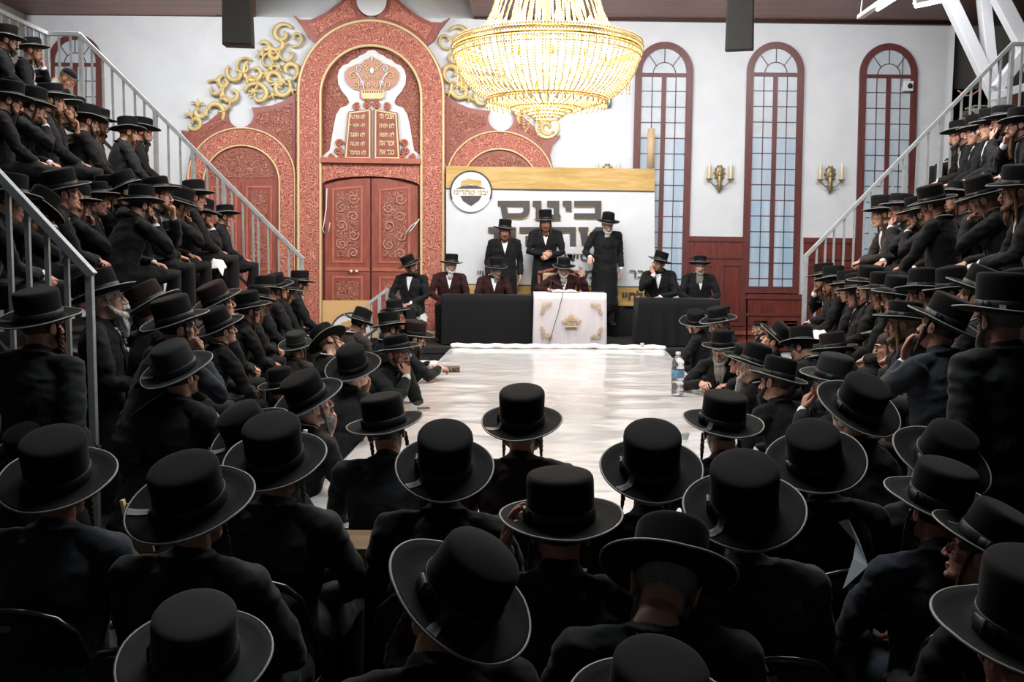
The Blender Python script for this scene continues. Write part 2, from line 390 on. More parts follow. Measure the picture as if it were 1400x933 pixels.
# ---- things worn on the head, in the head frame (origin at eye level, +y the face)
HEAD = {}
def make_head_parts():
    # hats ---------------------------------------------------------
    def brim(r0, r1):
        return lambda r, a: (.016*(max(0, (r-r0)/(r1-r0)))**2)*(1+.55*abs(math.cos(a))) - .010*abs(math.sin(a))*max(0, (r-r0)/(r1-r0))
    for key, hgt, top, dome in (('flat', .142, 1.0, .003), ('high', .160, 1.03, .004), ('round', .148, .94, .016), ('low', .116, .99, .004)):
        g = G(); RB = .182; RC = .100; n = 40
        w = brim(RC, RB)
        prof = [(RC-.012, -.006), (RC+.004, -.004), (RC+.03, -.004), (RC+.06, -.003), (RB-.004, -.0035), (RB, 0), (RB-.003, .0035), (RC+.06, .003), (RC+.03, .002), (RC+.006, .004), (RC, .012),
                (RC*1.0, .045), (RC*(1+top)/2, hgt*.6), (RC*top, hgt-.020), (RC*top*.985, hgt-.009), (RC*top*.94, hgt-.002), (RC*top*.84, hgt+.001+dome*.2), (RC*top*.5, hgt+dome*.7), (RC*top*.2, hgt+dome), (.001, hgt+dome)]
        g.lathe(prof, n, sx=.985, sy=1.09, wav=w, cap1=True)
        g.lathe([(RC-.012, -.006), (.05, .03), (.001, .04)], n, sx=.985, sy=1.09, cap1=True)
        HEAD['hat_'+key] = g.mesh('hat', [M_FELT])
        g = G()
        g.lathe([(RC+.0015, .006), (RC+.0035, .008), (RC+.0035, .046), (RC*1.0+.001, .048)], n, sx=.985, sy=1.09)
        # ribbon bow lying on the left of the crown and over the brim
        g.box((-(RC+.004), .0, .027), (.004, .034, .018)); g.box((-(RC+.007), .0, .027), (.004, .007, .020)); HEAD['band0_'+key] = g.mesh('hat_band', [M_BAND]); g.cur = 1
        n0 = len(g.v); aa = R(222); vs = []
        for j in range(9):
            rr = RC+.002+(RB-.008-RC)*j/8
            for u in (-1, 0, 1):
                ang = aa+u*.013/rr*(.9+.2*j/8); vs.append((rr*.985*math.cos(ang), rr*1.09*math.sin(ang), w(rr, ang)+.0052+(.030*(1-j/1.5) if j < 2 else 0)))
        vs2 = [(x, y, z+.0016) for x, y, z in vs]; fs = []
        for j in range(8):
            for u in (0, 1): a_ = 3*j+u; fs.append((a_, a_+1, a_+4, a_+3)); fs.append((27+a_, 27+a_+3, 27+a_+4, 27+a_+1))
            for u in (0, 2): a_ = 3*j+u; fs.append((a_, a_+3, 27+a_+3, 27+a_))
        g.add(vs+vs2, fs)
        HEAD['band_'+key] = g.mesh('hat_band', [M_BAND, M_TAIL])
        g = G(); pts = [v3(RB*.985*math.cos(a), RB*1.09*math.sin(a), w(RB, a)) for a in [2*PI*k/48 for k in range(48)]]
        g.tube(pts, .0038, 6, closed=True); HEAD['bind_'+key] = g.mesh('brim_binding', [M_BIND])
    g = G(); g.lathe([(.086, 0), (.0865, .012), (.082, .035), (.066, .058), (.040, .072), (.001, .077)], 32, sy=1.12, cap1=True); g.lathe([(.086, 0), (.080, .004), (.001, .05)], 32, sy=1.12)
    HEAD['kippah'] = g.mesh('skullcap', [M_VELVET])
    # hair ---------------------------------------------------------
    def hair(full):
        g = G(); vs = []; idx = {}; fs = []
        nu, nv = 30, 14
        for j in range(nv+1):
            for i in range(nu):
                a = 2*PI*i/nu; front = math.sin(a)      # +1 at the face
                low = (-.100 if full else -.104) + (.108+.02*full)*ss(-.15, .55, front)
                if abs(math.cos(a)) > .75 and front > -.35: low += .012
                t = j/nv; z = low+(.126-low)*math.sin(t*PI/2)
                q = max(0, 1-((z-.036)/.089)**2); rr = math.sqrt(q)
                rr = max(rr, .02); neck = 1-.22*ss(.0, -.08, z) if False else 1-.20*float(ss(0, .07, -z))
                o = 1.045+.02*noise.noise(v3(math.cos(a)*4, math.sin(a)*4, z*40))
                vs.append(v3(.077*rr*math.cos(a)*o*neck, -.014+.097*rr*math.sin(a)*o*neck, z))
        for j in range(nv):
            for i in range(nu): fs.append((j*nu+i, j*nu+(i+1) % nu, (j+1)*nu+(i+1) % nu, (j+1)*nu+i))
        g.add(vs, fs)
        for s in (-1, 1):
            g.tube([v3(s*.014, .0975, .024), v3(s*.032, .094, .029), v3(s*.050, .078, .024)], [(.003, .004), (.004, .004), (.002, .003)], 6)
            g.tube([v3(s*.074, .018, .035), v3(s*.074, .020, .01), v3(s*.070, .024, -.02)], [(.006, .010), (.006, .010), (.004, .006)], 6, side=(0, 1, 0))
        return g.mesh('hair', [HAIR['b']])
    HEAD['hair'] = hair(0); HEAD['hairfull'] = hair(1)
    # beards -------------------------------------------------------
    for key, L, wd in (('s', .03, .040), ('m', .09, .042), ('l', .17, .046)):
        g = G(); rnd = random.Random(ord(key))
        g.tube([v3(-.068, .012, -.020), v3(-.058, .045, -.068), v3(-.032, .078, -.094), v3(0, .090, -.104), v3(.032, .078, -.094), v3(.058, .045, -.068), v3(.068, .012, -.020)],
               [.010, .017, .021, .022, .021, .017, .010], 10)
        g.tube([v3(-.026, .094, -.062), v3(-.013, .103, -.053), v3(0, .105, -.051), v3(.013, .103, -.053), v3(.026, .094, -.062)], [.006, .0075, .0065, .0075, .006], 8)
        g.tube([v3(0, .062, -.105), v3(0, .075, -.115-L*.5), v3(0, .072, -.118-L)], [(wd, .028), (wd*.85, .024), (wd*.4, .012)], 14, side=(1, 0, 0))
        for k in range(16):
            x = (rnd.random()-.5)*wd*2; y = .06+rnd.random()*.03
            g.tube([v3(x, y-.01, -.10), v3(x*.9, y, -.115-L*.6), v3(x*.6+rnd.uniform(-.01, .01), y-.004, -.120-L*rnd.uniform(.85, 1.12))], [.010, .009, .004], 6)
        def wr(co, no):
            for i in range(len(co)):
                p = Vector(co[i]); co[i] += no[i]*noise.noise(v3(p.x*130, p.y*90, p.z*28))*.0035
            return co
        HEAD['beard_'+key] = setm(remesh(g, .0032, 2, .5, disp=wr), [HAIR['b']])
    # side locks ---------------------------------------------------
    for key, L in (('p', .15), ('q', .24)):
        for s in (-1, 1):
            g = G()
            for q in range(3):
                pts = []; 
                for k in range(26):
                    t = k/25; a = t*L*95+q*2.1; r = (.0062 if key == 'p' else .0085)*(.3+.7*math.sin(PI*min(1, t*1.15+.1)))
                    pts.append(v3(s*(.083+.004*t)+r*math.cos(a), .022+r*math.sin(a)+.006*t, -.004-t*L))
                q_ = .0042 if key == 'p' else .0058; g.tube(pts, [q_]*20+[q_*.95, q_*.9, q_*.8, q_*.65, q_*.5, q_*.3], 6)
            HEAD['lock_%s%d' % (key, s)] = g.mesh('sidelock', [HAIR['b']])
    # loose long hair of the boys' side locks
    # spectacles ---------------------------------------------------
    g = G(); h = G()
    for s in (-1, 1):
        c = v3(s*.032, .104, 0); pts = [c+v3(.022*math.cos(a), -.004*abs(math.cos(a)), .0165*math.sin(a)) for a in [2*PI*k/20 for k in range(20)]]
        g.tube(pts, .0014, 5, closed=True); h.add([p for p in pts], [tuple(range(20))])
        h.add([p+v3(0, .0012, 0) for p in pts], [tuple(range(20))[::-1]])
        g.tube([v3(s*.054, .102, .004), v3(s*.078, .07, .006), v3(s*.084, .01, .004), v3(s*.084, -.012, -.012)], .0013, 5)
    g.tube([v3(-.010, .104, .004), v3(0, .107, .006), v3(.010, .104, .004)], .0014, 5)
    HEAD['gl'] = g.mesh('spectacles', [M_GFRAME]); HEAD['lens'] = h.mesh('lens', [M_GLASS], False)

def omat(o, m, i=0):
    o.material_slots[i].link = 'OBJECT'; o.material_slots[i].material = m
NP = [0]
def person(px, py, w, th, pose, tilt, roll, hy, base, attr, label, group, scale=None, feet=None):
    """px,py,w: where the brim of the hat is and how wide it looks; th: heading; tilt/roll/hy: the head; base: floor height"""
    NP[0] += 1
    p = POSES[pose]; coat, hc, bd, pay, gl, hat = attr
    Y = F*.366/w
    tgt = P(px, py, Y)
    ht = 9.0                                            # the hat itself sits a little back on the head
    Rh = (Matrix.Rotation(-R(hy), 3, 'Z') @ Matrix.Rotation(R(tilt-ht), 3, 'X') @ Matrix.Rotation(R(roll), 3, 'Y'))
    H, Nn = p['H'], p['N']
    seat = Nn + Rh @ (H-Nn); bc = seat + Rh @ v3(0, -.010, .040)
    rz = -R(th); Rz = Matrix.Rotation(rz, 3, 'Z')
    s = scale or 1.0
    if scale is None and base is not None: s = min(1.10, max(.90, (tgt.z-base)/bc.z))
    loc = tgt - Rz @ (bc*s)
    if base is not None:
        # slide along the line of sight until the feet stand on their floor
        d = (tgt-Vector((0, 0, CAMZ))); err = base-loc.z
        if abs(d.z/d.y) > .04:
            k = err/(d.z/d.y); k = max(-.13*Y, min(.13*Y, k)); t2 = tgt+d/d.y*k; s2 = s*1.0; loc = t2 - Rz @ (bc*s2)
        loc.z = loc.z if abs(loc.z-base) > .0 else base
    DBG.append((NP[0], px, py, round(Y, 1), pose, round(s, 2), tuple(round(x, 2) for x in loc), base, round(tgt.z, 2)))
    root = thing('person', loc, label, 'person', group, rz); root.scale = (s, s, s)
    rr = random.Random(NP[0]*13)
    # body with the head turned
    me = p['body'].copy(); co = p['co'].copy(); Nv = np.array(Nn); Hv = np.array(H)
    d = np.sqrt((((co-Hv)*np.array([1, 1, .85]))**2).sum(1)); wt = (1-ss(.125, .20, d))
    nk = ss(float(Nn.z)-.04, float(Nn.z)+.05, co[:, 2]); dist = np.sqrt(((co[:, :2]-Nv[:2])**2).sum(1)); wt = np.maximum(wt*ss(float(Nn.z)-.10, float(Nn.z)-.02, co[:, 2]), nk*(1-ss(.10, .14, d))*0)
    rot = (co-Nv) @ np.array(Rh).T + Nv; co = co*(1-wt[:, None])+rot*wt[:, None]
    me.vertices.foreach_set('co', co.astype('f').ravel()); me.update()
    b = link('body', me, root); 
    if rr.random() < .35: omat(b, SKINS[1])
    c = link('coat' if coat != 'g' else 'shirt', p['coat'], root); omat(c, COATS[coat])
    link('trousers', p['trou'], root)
    for q in p['shoes']: link('shoe', q, root)
    if coat != 'g':
        (link('shirt_front', p['shirt'], root) if 'long black coat' not in label else None); o = link('lapels', p['lap'], root); omat(o, COATS[coat]); 
        if 'collar' in label or 100 < abs(th) < 270 or (abs(th) > 40 and rr.random() < .35): link('shirt_collar', p['collar'], root)
        if rr.random() < .5:
            for q in p['cuffs']: link('shirt_cuff', q, root)
    HM = (Matrix.Translation(Nn) @ Rh.to_4x4() @ Matrix.Translation(-Nn) @ Matrix.Translation(H))
    hm = HAIR[hc]
    o = link('hair', HEAD['hairfull' if hat in '0k' else 'hair'], root, mtx=HM); omat(o, HAIR['b'] if (hc in 'rn' and rr.random() < .4) else hm)
    if bd != '-': o = link('beard', HEAD['beard_'+bd], root, mtx=HM @ Matrix.Diagonal((rr.uniform(.95, 1.08), 1, rr.uniform(.95, 1.1), 1))); omat(o, hm)
    if pay in 'pq':
        for sd in (-1, 1): o = link('sidelock', HEAD['lock_%s%d' % (pay, sd)], root, mtx=HM); omat(o, hm if hc not in 'wb' else HAIR['g' if hc == 'w' else 'n'])
    if gl == 'g':
        o = link('spectacles', HEAD['gl'], root, mtx=HM); link('lens', HEAD['lens'], o)
    if hat == 'k':
        link('skullcap', HEAD['kippah'], root, mtx=HM @ Matrix.Translation((0, -.022, .056)) @ Matrix.Rotation(R(12), 4, 'X'))
    elif hat != '0':
        kk = {'f': 'flat', 'h': 'high', 'r': 'round', 'l': 'low', 'g': 'flat', 'm': 'flat', 'G': 'round'}[hat]
        HT = HM @ Matrix.Translation((0, -.010, .040)) @ Matrix.Rotation(R(ht+rr.uniform(-4, 5)), 4, 'X') @ Matrix.Rotation(R(rr.uniform(-5, 5)), 4, 'Y') @ Matrix.Rotation(R(rr.uniform(-12, 12)), 4, 'Z')
        o = link('hat', HEAD['hat_'+kk], root, mtx=HT); fm = {'g': M_FELTG, 'G': M_FELTG, 'm': M_FELTM}.get(hat, M_FELT); omat(o, fm)
        link('hat_band', HEAD[('band_' if NP[0] in (2, 5, 8, 9, 11, 36, 22, 83) or rr.random() < .15 else 'band0_')+kk], o); link('brim_binding', HEAD['bind_'+kk], o)
    return root
DBG = []
PEOPLE = [
# px, py, brim width, heading, pose, tilt, roll, head turn, floor, 'coat hair beard locks glasses hat', label
# ---- middle of the hall, seen from behind
('seated people in the hall seen from behind', [
(80,657,140,5,'lap',18,2,0,0,'nb-p-h','man with tall black hat and blue-grey suit back, bare ear showing at right'),
(262,692,158,12,'lap',24,4,10,0,'ob-p-f','man with wide grey-edged hat and greenish black coat beside tilted wooden board'),
(377,632,127,8,'lap',20,3,6,0,'cgsp-h','man in charcoal jacket with fair wisps below his hat, bottle beside him'),
(527,582,100,4,'lap',2,-9,0,0,'nb-p-f','man in dark blue suit with level flat-topped hat seen edge on'),
(608,643,136,0,'knee',24,2,0,0,'kr-p-h','man in black coat with round high hat and satin bow, auburn locks'),
(714,580,103,6,'lap',16,1,0,0,'mlsp-h','man in brown-black coat sitting alone before the white tabletop'),
(767,712,158,0,'temple',1,1,0,0,'mb-p-f','man with white shirt collar and grey jacket, level hat, hand at his ear'),
(625,822,200,-22,'knee',28,20,0,0,'kr-p-r','man with large domed hat tipped sideways above a chair back'),
(890,645,136,0,'lap',22,2,0,0,'klsp-h','man in black coat with tall round hat and curled fair side lock'),
(988,581,106,0,'lap',6,0,0,0,'cb-p-f','man in charcoal coat with level flat hat beside the right edge of the table'),
(1017,700,156,-4,'lap',24,-4,0,0,'nb---h','man in blue-black coat with broad hat and grey ribbon, chair label below him'),
(912,788,182,3,'lap',-38,13,0,0,'ogs--f','man with cropped grey hair and both ears bare, head bowed under his brim'),
(1115,633,122,-8,'lap',20,-16,-6,0,'kb-p-f','man in black coat with hat leaning right and a thin yellow lock'),
(1172,560,116,-30,'knee',26,-4,0,0,'kb---f','man with wide oval brim and creased crown below the domed grey hat'),
(1285,632,118,-18,'knee',34,-3,0,0,'kb---r','man hunched under a very round brim behind the man with grey ribbon hat'),
(1283,688,138,-12,'lap',14,4,0,0,'nbsp-f','man with navy suit back, bare neck and brown beard wisps at his left'),
(1350,748,150,-42,'knee',22,8,-10,0,'kb-pgf','man with wire spectacles turned left under a wide tilted brim'),
(268,905,216,6,'lap',12,2,0,0,'ob---g','man with very tall teal-black hat crown at the bottom edge'),
(893,985,250,0,'lap',10,0,0,0,'kb---f','man showing only a broad black hat crown below the cropped grey hair'),
(1405,870,235,-8,'lap',8,0,0,0,'nb---h','man cut by the lower corner, smooth dark hat and navy back'),
(40,620,100,14,'lap',30,0,0,0,'kl-p-r','person with fair hair under an upturned brim behind the blue-grey suit'),
(344,600,106,30,'knee',36,-6,0,0,'kb-p-r','person with a big round brim just behind the charcoal jacket'),
]),
# ---- left of the table
('people sitting left of the white table', [
(422,547,88,46,'chinl',24,4,10,0,'kgsp-f','man in profile with white collar, grey beard, fist held at his mouth'),
(385,528,66,40,'lap',10,0,0,0,'mb-p-r','person in maroon-black coat whose brim shows behind the fist-at-mouth man'),
(483,503,74,38,'chinl',24,10,8,0,'cb---r','man in brown-black coat, rounded hat tipped, fingers under his cheek'),
(543,478,56,118,'chinr',6,4,8,0,'orl-gl','man facing half forward with reddish beard and spectacles, hand on cheek'),
(567,458,48,75,'table',-4,8,0,0,'kbmq-m','man with long locks stretching his arm to the dark book'),
(533,446,52,60,'lap',6,-4,0,0,'kn-p-f','person wedged behind the red-bearded man with spectacles'),
(492,440,47,42,'lap',-16,6,0,0,'mb---r','man in dark brown coat whose domed hat hides the round emblem'),
(448,466,54,62,'lap',20,-38,0,0,'kr-pgf','man with hat standing nearly upright, turned beneath the ark pillar'),
(405,472,48,30,'lap',10,0,0,0,'mn-p-g','man in maroon-brown coat with small greyish hat below the ark base'),
(540,425,40,60,'lap',4,0,0,0,'kb-p-f','small figure in shade at the foot of the platform steps'),
(225,547,94,40,'knee',28,-16,10,0,'kl-q-r','man with hat tipped steeply and long blond curled lock on his neck'),
(243,507,96,30,'lap',24,0,0,.15,'kb---G','man in greyish domed hat leaning behind the tipped hat and blond lock'),
(112,520,80,40,'chinl',-14,12,0,0,'kn-p-f','man bowed low with pale hand at his brow beside the near rail post'),
]),
('people standing at the left near rail', [
(55,437,96,14,'standside',12,0,10,0,'orlq-f','standing man in dark green-black coat with red-brown beard, back turned'),
(140,403,88,76,'standfront',20,0,0,0,'kwm-gf','grey-bearded man with glasses in profile behind the rail post'),
]),
('front row of the left stand', [
(240,440,84,48,'chinr',12,6,6,.5,'nb-p-f','man in navy suit with hands on his face, hat below knees in trousers'),
(206,418,75,44,'lap',22,-14,0,.5,'kb---m','person whose maroon hat top tilts behind the navy-suited man'),
(301,447,68,50,'knee',24,4,0,.5,'kb---r','man with round brim and hands over his knees above a wristwatch arm'),
(297,412,62,55,'knee',26,6,0,.5,'kb---m','person with brown-black domed crown behind the round-brimmed man'),
(340,420,56,60,'knee',8,4,0,.5,'kb-q-f','man half hidden beside the blond-haired boy, fist before his chin'),
(352,408,50,64,'knee',-8,0,0,.5,'klmq-l','boy with loose straw-blond side locks in the left front row'),
(362,396,46,64,'lap',-4,0,0,.5,'krsq-f','boy with red-brown locks two seats from the lower end of the rail'),
(378,392,43,66,'lap',16,6,0,.5,'kn-qgf','boy with upturned brim and spectacles in the left front row'),
(393,396,41,60,'lap',-12,10,0,.5,'kr-q-f','boy with auburn locks and tipped hat near the rail end'),
(410,386,38.5,66,'lap',-6,0,0,.5,'kb-q-f','boy at the far end of the left front row before the carved pillar'),
]),
('second row of the left stand', [
(12,268,84,62,'knee',-4,0,0,1.4,'kn-q-f','man behind the rail cut by the picture edge, red-brown locks'),
(52,285,74,58,'both',-34,-14,6,1.4,'kb-pgf','man bowed deep, hat top showing, both hands over his face behind rail'),
(86,258,66,62,'knee',14,6,0,1.4,'kb---f','person whose upturned brim shows above the bowed man'),
(106,276,60,40,'chinr',-2,0,0,1.4,'kr-q-f','man with long straight lock and pale fist against his cheek'),
(130,268,58,66,'lap',2,0,0,1.4,'mb---l','man leaning back behind the fist-on-cheek man, ear showing'),
(150,262,54,66,'cross',4,0,0,1.4,'kl-q-f','young man with fair locks beside the bearded man with folded arms'),
(172,258,51,70,'cross',20,-6,0,1.4,'krmqgf','bearded man with spectacles and folded arms, brim turned up high'),
(193,276,58,42,'chinr',-4,0,0,1.4,'kbsp-f','man with white collar line on his neck and hand under his beard'),
(214,262,47.5,72,'chinl',10,0,4,1.4,'krs--l','man pinching his nose with raised fist before the pale wall'),
(247,277,44.5,50,'chinr',-14,8,0,1.4,'kr-p-r','man with domed hat and open hand beside his cheek, brown beard'),
(266,266,39,60,'lap',0,0,0,1.4,'kb---f','person of whom only a low crown rises behind two tipped hats'),
(278,290,42,58,'chinr',-8,4,4,1.4,'krmp-r','man with knuckles on his mouth, second from the end of his row'),
(308,293,38,72,'lap',-2,0,0,1.4,'kb-p-l','last man of the second left row, hands clasped before the carved doors'),
]),
('third row of the left stand', [
(14,133,58,60,'lap',-10,0,0,2.3,'kbl-gf','man with thick dark beard looking down at the picture edge'),
(46,142,54,62,'chinr',-8,0,0,2.3,'kb-p-r','man with fingers spread beside his temple, low brim'),
(70,133,51,66,'lap',2,0,0,2.3,'krmp-l','man with tall hat and reddish beard above a striped shirt collar'),
(84,146,48.5,66,'chinl',10,0,0,2.3,'krs-gf','man with glasses pushing knuckles to his lips, white lapel edge'),
(100,153,46,62,'lap',0,0,0,2.3,'kb---f','person mostly hidden behind the man with glasses and knuckles at lips'),
(120,163,47,54,'lap',-6,-4,0,2.3,'kbm--f','man with dark beard and white collar line before the arched window'),
(134,164,44,66,'lap',-4,0,0,2.3,'mrmp-l','red-bearded man beyond the dark-bearded man, brim against the window frame'),
(175,178,44,56,'lap',-4,-4,0,2.3,'crmq-f','man in charcoal coat with long red locks, apart before the white wall'),
(194,176,41,70,'lap',-2,0,0,2.3,'kbm--l','man with short black beard in profile at the end of the third row'),
]),
('top row of the left stand', [
(10,52,52,66,'lap',-2,0,0,3.2,'kbs-gf','man with wire glasses and grey lock at the upper left corner'),
(44,66,50,72,'chinl',0,0,0,3.2,'krsp-l','man holding his hand before his mouth beside the top railing'),
(94,105,34,78,'knee',-38,0,0,3.2,'gl-p-k','boy in black skullcap and pale green shirt looking down'),
]),
# ---- platform
('men behind the platform tables', [
(560,362,32,196,'lap',12,22,-62,.72,'kbs-gf','man at the platform edge with white fringed cloth on his lap'),
(617,360,30.6,176,'lap',4,-8,-14,.72,'rwm--f','man in maroon velvet with white beard looking sideways'),
(678,366,30.6,168,'lap',-8,0,-30,.72,'rgl--h','grey-bearded man in maroon coat, high hat overlapping the banner'),
(771,365,30.6,178,'speak',-8,0,4,.72,'rwm--f','old man at the white draped desk, one hand raised, book before him'),
(902,357,30.6,196,'chinr',6,-16,28,.72,'krs-gf','man with glasses, chin on hand, in front of the blue window'),
(957,361,30.6,176,'lap',2,-2,6,.72,'kgl--l','grey-bearded man with folded hands at the black draped table'),
]),
('men standing on the platform', [
(690,313,29.6,176,'standside',0,0,0,.72,'krsq-f','standing man with brown beard and narrow hat before the banner'),
(746,301,29.6,180,'standfront',-2,0,0,.72,'krmq-h','standing man with clasped hands behind the white draped desk'),
(831,304,29.6,172,'standreach',-14,0,-4,.72,'kwm--r','standing white-bearded man in long black coat beside the desk'),
]),
# ---- right of the table
('people sitting right of the white table', [
(951,440,38,-62,'lap',6,-22,0,0,'kb-p-f','person whose thin brim edge shows against the black draped table'),
(982,438,48,-84,'lap',-14,-6,0,0,'klmqgf','man looking down with long fair beard and slanting brim'),
(987,474,50,-150,'table',-8,-2,0,0,'kwl--r','white-bearded man leaning over the table corner with hand on it'),
(1031,498,68,-50,'table',14,6,0,0,'kwl--r','man with long white beard under a rounded hat, elbow on the table'),
(1014,492,52,-50,'lap',16,4,0,0,'kb---f','person whose grey-edged brim peeps out left of the rounded hat'),
(1063,518,72,-40,'knee',10,14,0,0,'kbs--f','man with hat tipped left, red ear showing, beside the table edge'),
(1062,463,52,-66,'lap',38,0,0,0,'kb---f','man whose top hat leans steeply before the red panelling'),
(1036,447,26,-84,'lap',-4,0,0,0,'kl-p-k','boy in skullcap seen past the steeply leaning top hat'),
(1138,518,84,-66,'both',6,-2,0,0,'kgs-gG','man with round glasses resting his mouth on joined hands'),
(1096,470,58,-50,'knee',-10,6,0,0,'kb---r','hunched man with black domed back before the red wall panels'),
(1140,478,62,-40,'knee',-12,0,0,0,'mb---m','person with brown-black round hat behind the grey-green domed one'),
(1186,543,60,-60,'lap',20,0,0,0,'kb---f','person whose brim curls out right of the grey-green hat'),
(1216,468,61,-78,'lap',2,0,0,.2,'mn-qg0','child with spectacles and long dark hair turned to the left'),
(1238,558,56,-60,'lap',18,0,0,0,'kb---f','person showing a small brim arc above the standing men'),
]),
('people standing on the right', [
(1237,436,72,-58,'standside',4,-2,0,0,'klsq-l','standing man with fair lock and white shirt collar, face turned left'),
(1290,442,100,-30,'standface',22,12,0,0,'nbsp-f','standing man in navy sleeve holding his face, hat tipped back'),
(1370,427,126,-12,'standside',4,0,0,0,'ogm--h','broad standing man in green-black coat with big round hat, grey beard'),
]),
('front row of the right stand', [
(1127,377,40,-74,'chinr',-4,0,0,.5,'krmq-f','first boy of the right front row, hand by the rail post'),
(1140,383,44,-70,'lap',-6,6,0,.5,'krmq-f','boy with long red-brown locks and open hand on his lap'),
(1160,390,46,-66,'lap',-8,4,0,.5,'kr-q-f','boy with ginger lock hanging over his shoulder'),
(1172,396,49,-72,'lap',-4,0,0,.5,'kb-q-r','boy with narrow pale face and white cuff in the front row'),
(1190,386,52,-66,'lap',0,-4,0,.5,'kb-q-f','boy under a wide flat brim, dark lock beside his cheek'),
(1208,396,56,-62,'lap',-4,-4,0,.5,'kn-q-f','boy with brown lock half hidden by a broader brim'),
(1228,402,59,-62,'knee',4,-8,0,.5,'kb-qgf','boy with glasses and upturned brim below the clasped hands'),
(1262,396,63,-58,'knee',0,0,0,.5,'kb---r','person in black hunched below the right second row'),
(1303,395,66,-54,'knee',-6,0,0,.5,'kb---r','person with round crown just behind the tipped-back hat'),
(1340,400,80,-50,'lap',20,0,0,.5,'kb---f','person whose pale brim arc rises beside the biggest round hat'),
(1395,405,80,-54,'knee',-4,0,0,.5,'kb---r','person in black at the right picture edge below outstretched hands'),
]),
('second row of the right stand', [
(1206,289,45,-84,'knee',0,0,0,1.4,'mr-q-h','youth with high square hat and red hair, first in the second row'),
(1232,282,42,-84,'chinl',-2,0,0,1.4,'kg--gl','man with glasses almost hidden behind the leaning man'),
(1256,289,52,-62,'chinl',-12,-6,0,1.4,'kbsp-f','man leaning forward with fingers at his eyes and white cuff'),
(1275,276,56,-44,'lap',-8,-8,0,1.4,'kn---f','man turned away, shaved neck and white collar above a dark coat'),
(1311,268,48,-78,'lap',8,4,0,1.4,'mrmp-l','bearded man in profile with glasses and white collar'),
(1343,268,60,-58,'chinl',-14,-4,0,1.4,'kl-p-r','man bowed with knuckles at his nose, brim low'),
(1368,276,50,-66,'chinl',-6,0,0,1.4,'kb---f','man with fist raised to his mouth below crossed hands'),
(1393,255,66,-70,'knee',2,-4,0,1.4,'krmqgf','bearded man with glasses at the picture edge in the second row'),
]),
('third row of the right stand', [
(1313,181,38,-78,'knee',-2,0,0,2.3,'kbm--l','first man of the right third row, dark beard, hands clasped'),
(1335,176,46,-72,'lap',-2,0,0,2.3,'kb---f','beardless young man second in the third row'),
(1354,168,48,-78,'lap',0,0,0,2.3,'kb---f','smooth-faced youth behind the man with hand at his beard'),
(1372,162,52,-80,'chinl',2,4,0,2.3,'kbs--l','man with black moustache holding his hand at his beard'),
(1393,168,57,-76,'chinr',4,4,0,2.3,'krl-gf','man with glasses and long ginger beard at the picture edge'),
(1322,160,36,-80,'lap',0,0,0,2.8,'kb---0','bare-headed figure in the dark corner behind the railing'),
]),
]
def build_people():
    for grp, rows in PEOPLE:
        for r in rows:
            person(*r[:9], tuple(r[9]), r[10], grp)
# ================================================================ the hall
YW = 17.5
def W(px, py, off=0.0): return P(px, py, YW-off)
def PZ(px, py, z):
    o = Vector((0, 0, CAMZ)); d = P(px, py, 1)-o; return o+d*((z-CAMZ)/d.z)
M_WALL = mat('printed_fabric_white', (.60, .615, .64), .8, vary=(.66, .675, .69), ns=1.3, nd=6, dist=1.5, bump=.12, bd=.05)
M_PLAST = mat('white_plaster', (.62, .62, .62), .85, bump=.1, ns=8)
def planks(name, c1, c2, axis=0, w=.12, rough=.5):
    m = bpy.data.materials.new(name); m.use_nodes = True; nt = m.node_tree; b = nt.nodes['Principled BSDF']; b.inputs['Roughness'].default_value = rough
    tc = nt.nodes.new('ShaderNodeTexCoord'); br = nt.nodes.new('ShaderNodeTexBrick'); mp = nt.nodes.new('ShaderNodeMapping'); ns = nt.nodes.new('ShaderNodeTexNoise'); mx = nt.nodes.new('ShaderNodeMixRGB')
    nt.links.new(tc.outputs['Object'], mp.inputs[0]); nt.links.new(mp.outputs[0], br.inputs[0]); mp.inputs['Rotation'].default_value = (0, 0, PI/2*axis)
    br.inputs['Scale'].default_value = 1; br.inputs['Brick Width'].default_value = 3.1; br.inputs['Row Height'].default_value = w; br.inputs['Mortar Size'].default_value = .004
    br.inputs['Color1'].default_value = (*c1, 1); br.inputs['Color2'].default_value = (*c2, 1); br.inputs['Mortar'].default_value = tuple(x*.25 for x in c1)+(1,)
    mp2 = nt.nodes.new('ShaderNodeMapping'); mp2.inputs['Scale'].default_value = (1.5, 18, 18) if axis == 0 else (18, 1.5, 18); nt.links.new(tc.outputs['Object'], mp2.inputs[0]); nt.links.new(mp2.outputs[0], ns.inputs['Vector']); ns.inputs['Scale'].default_value = 1.5; ns.inputs['Detail'].default_value = 5
    mx.blend_type = 'MULTIPLY'; mx.inputs[0].default_value = .6; nt.links.new(br.outputs[0], mx.inputs[1]); nt.links.new(ns.outputs['Color'], mx.inputs[2]); nt.links.new(mx.outputs[0], b.inputs['Base Color'])
    return m
M_CEIL = planks('red_brown_boards', (.48, .19, .135), (.34, .135, .095))
M_FLOOR = planks('dark_floor_boards', (.035, .030, .027), (.028, .024, .022), 1, .14, .6)
M_WOOD = mat('mahogany', (.185, .036, .024), .38, vary=(.085, .017, .013), scale=(7, 7, .9), ns=2.6, nd=6, bump=.06)
M_FRAME = mat('dark_mahogany', (.135, .036, .032), .42, vary=(.09, .022, .020), scale=(6, 6, .8), ns=3)
M_STEEL = mat('galvanised_steel', (.50, .53, .54), .45, .3, vary=(.38, .41, .42), ns=14)
M_DSTEEL = mat('dark_steel', (.07, .072, .075), .5, .3)
M_BLACK = mat('black_drape_cloth', (.010, .010, .011), .9, sheen=.06, spec=.15)
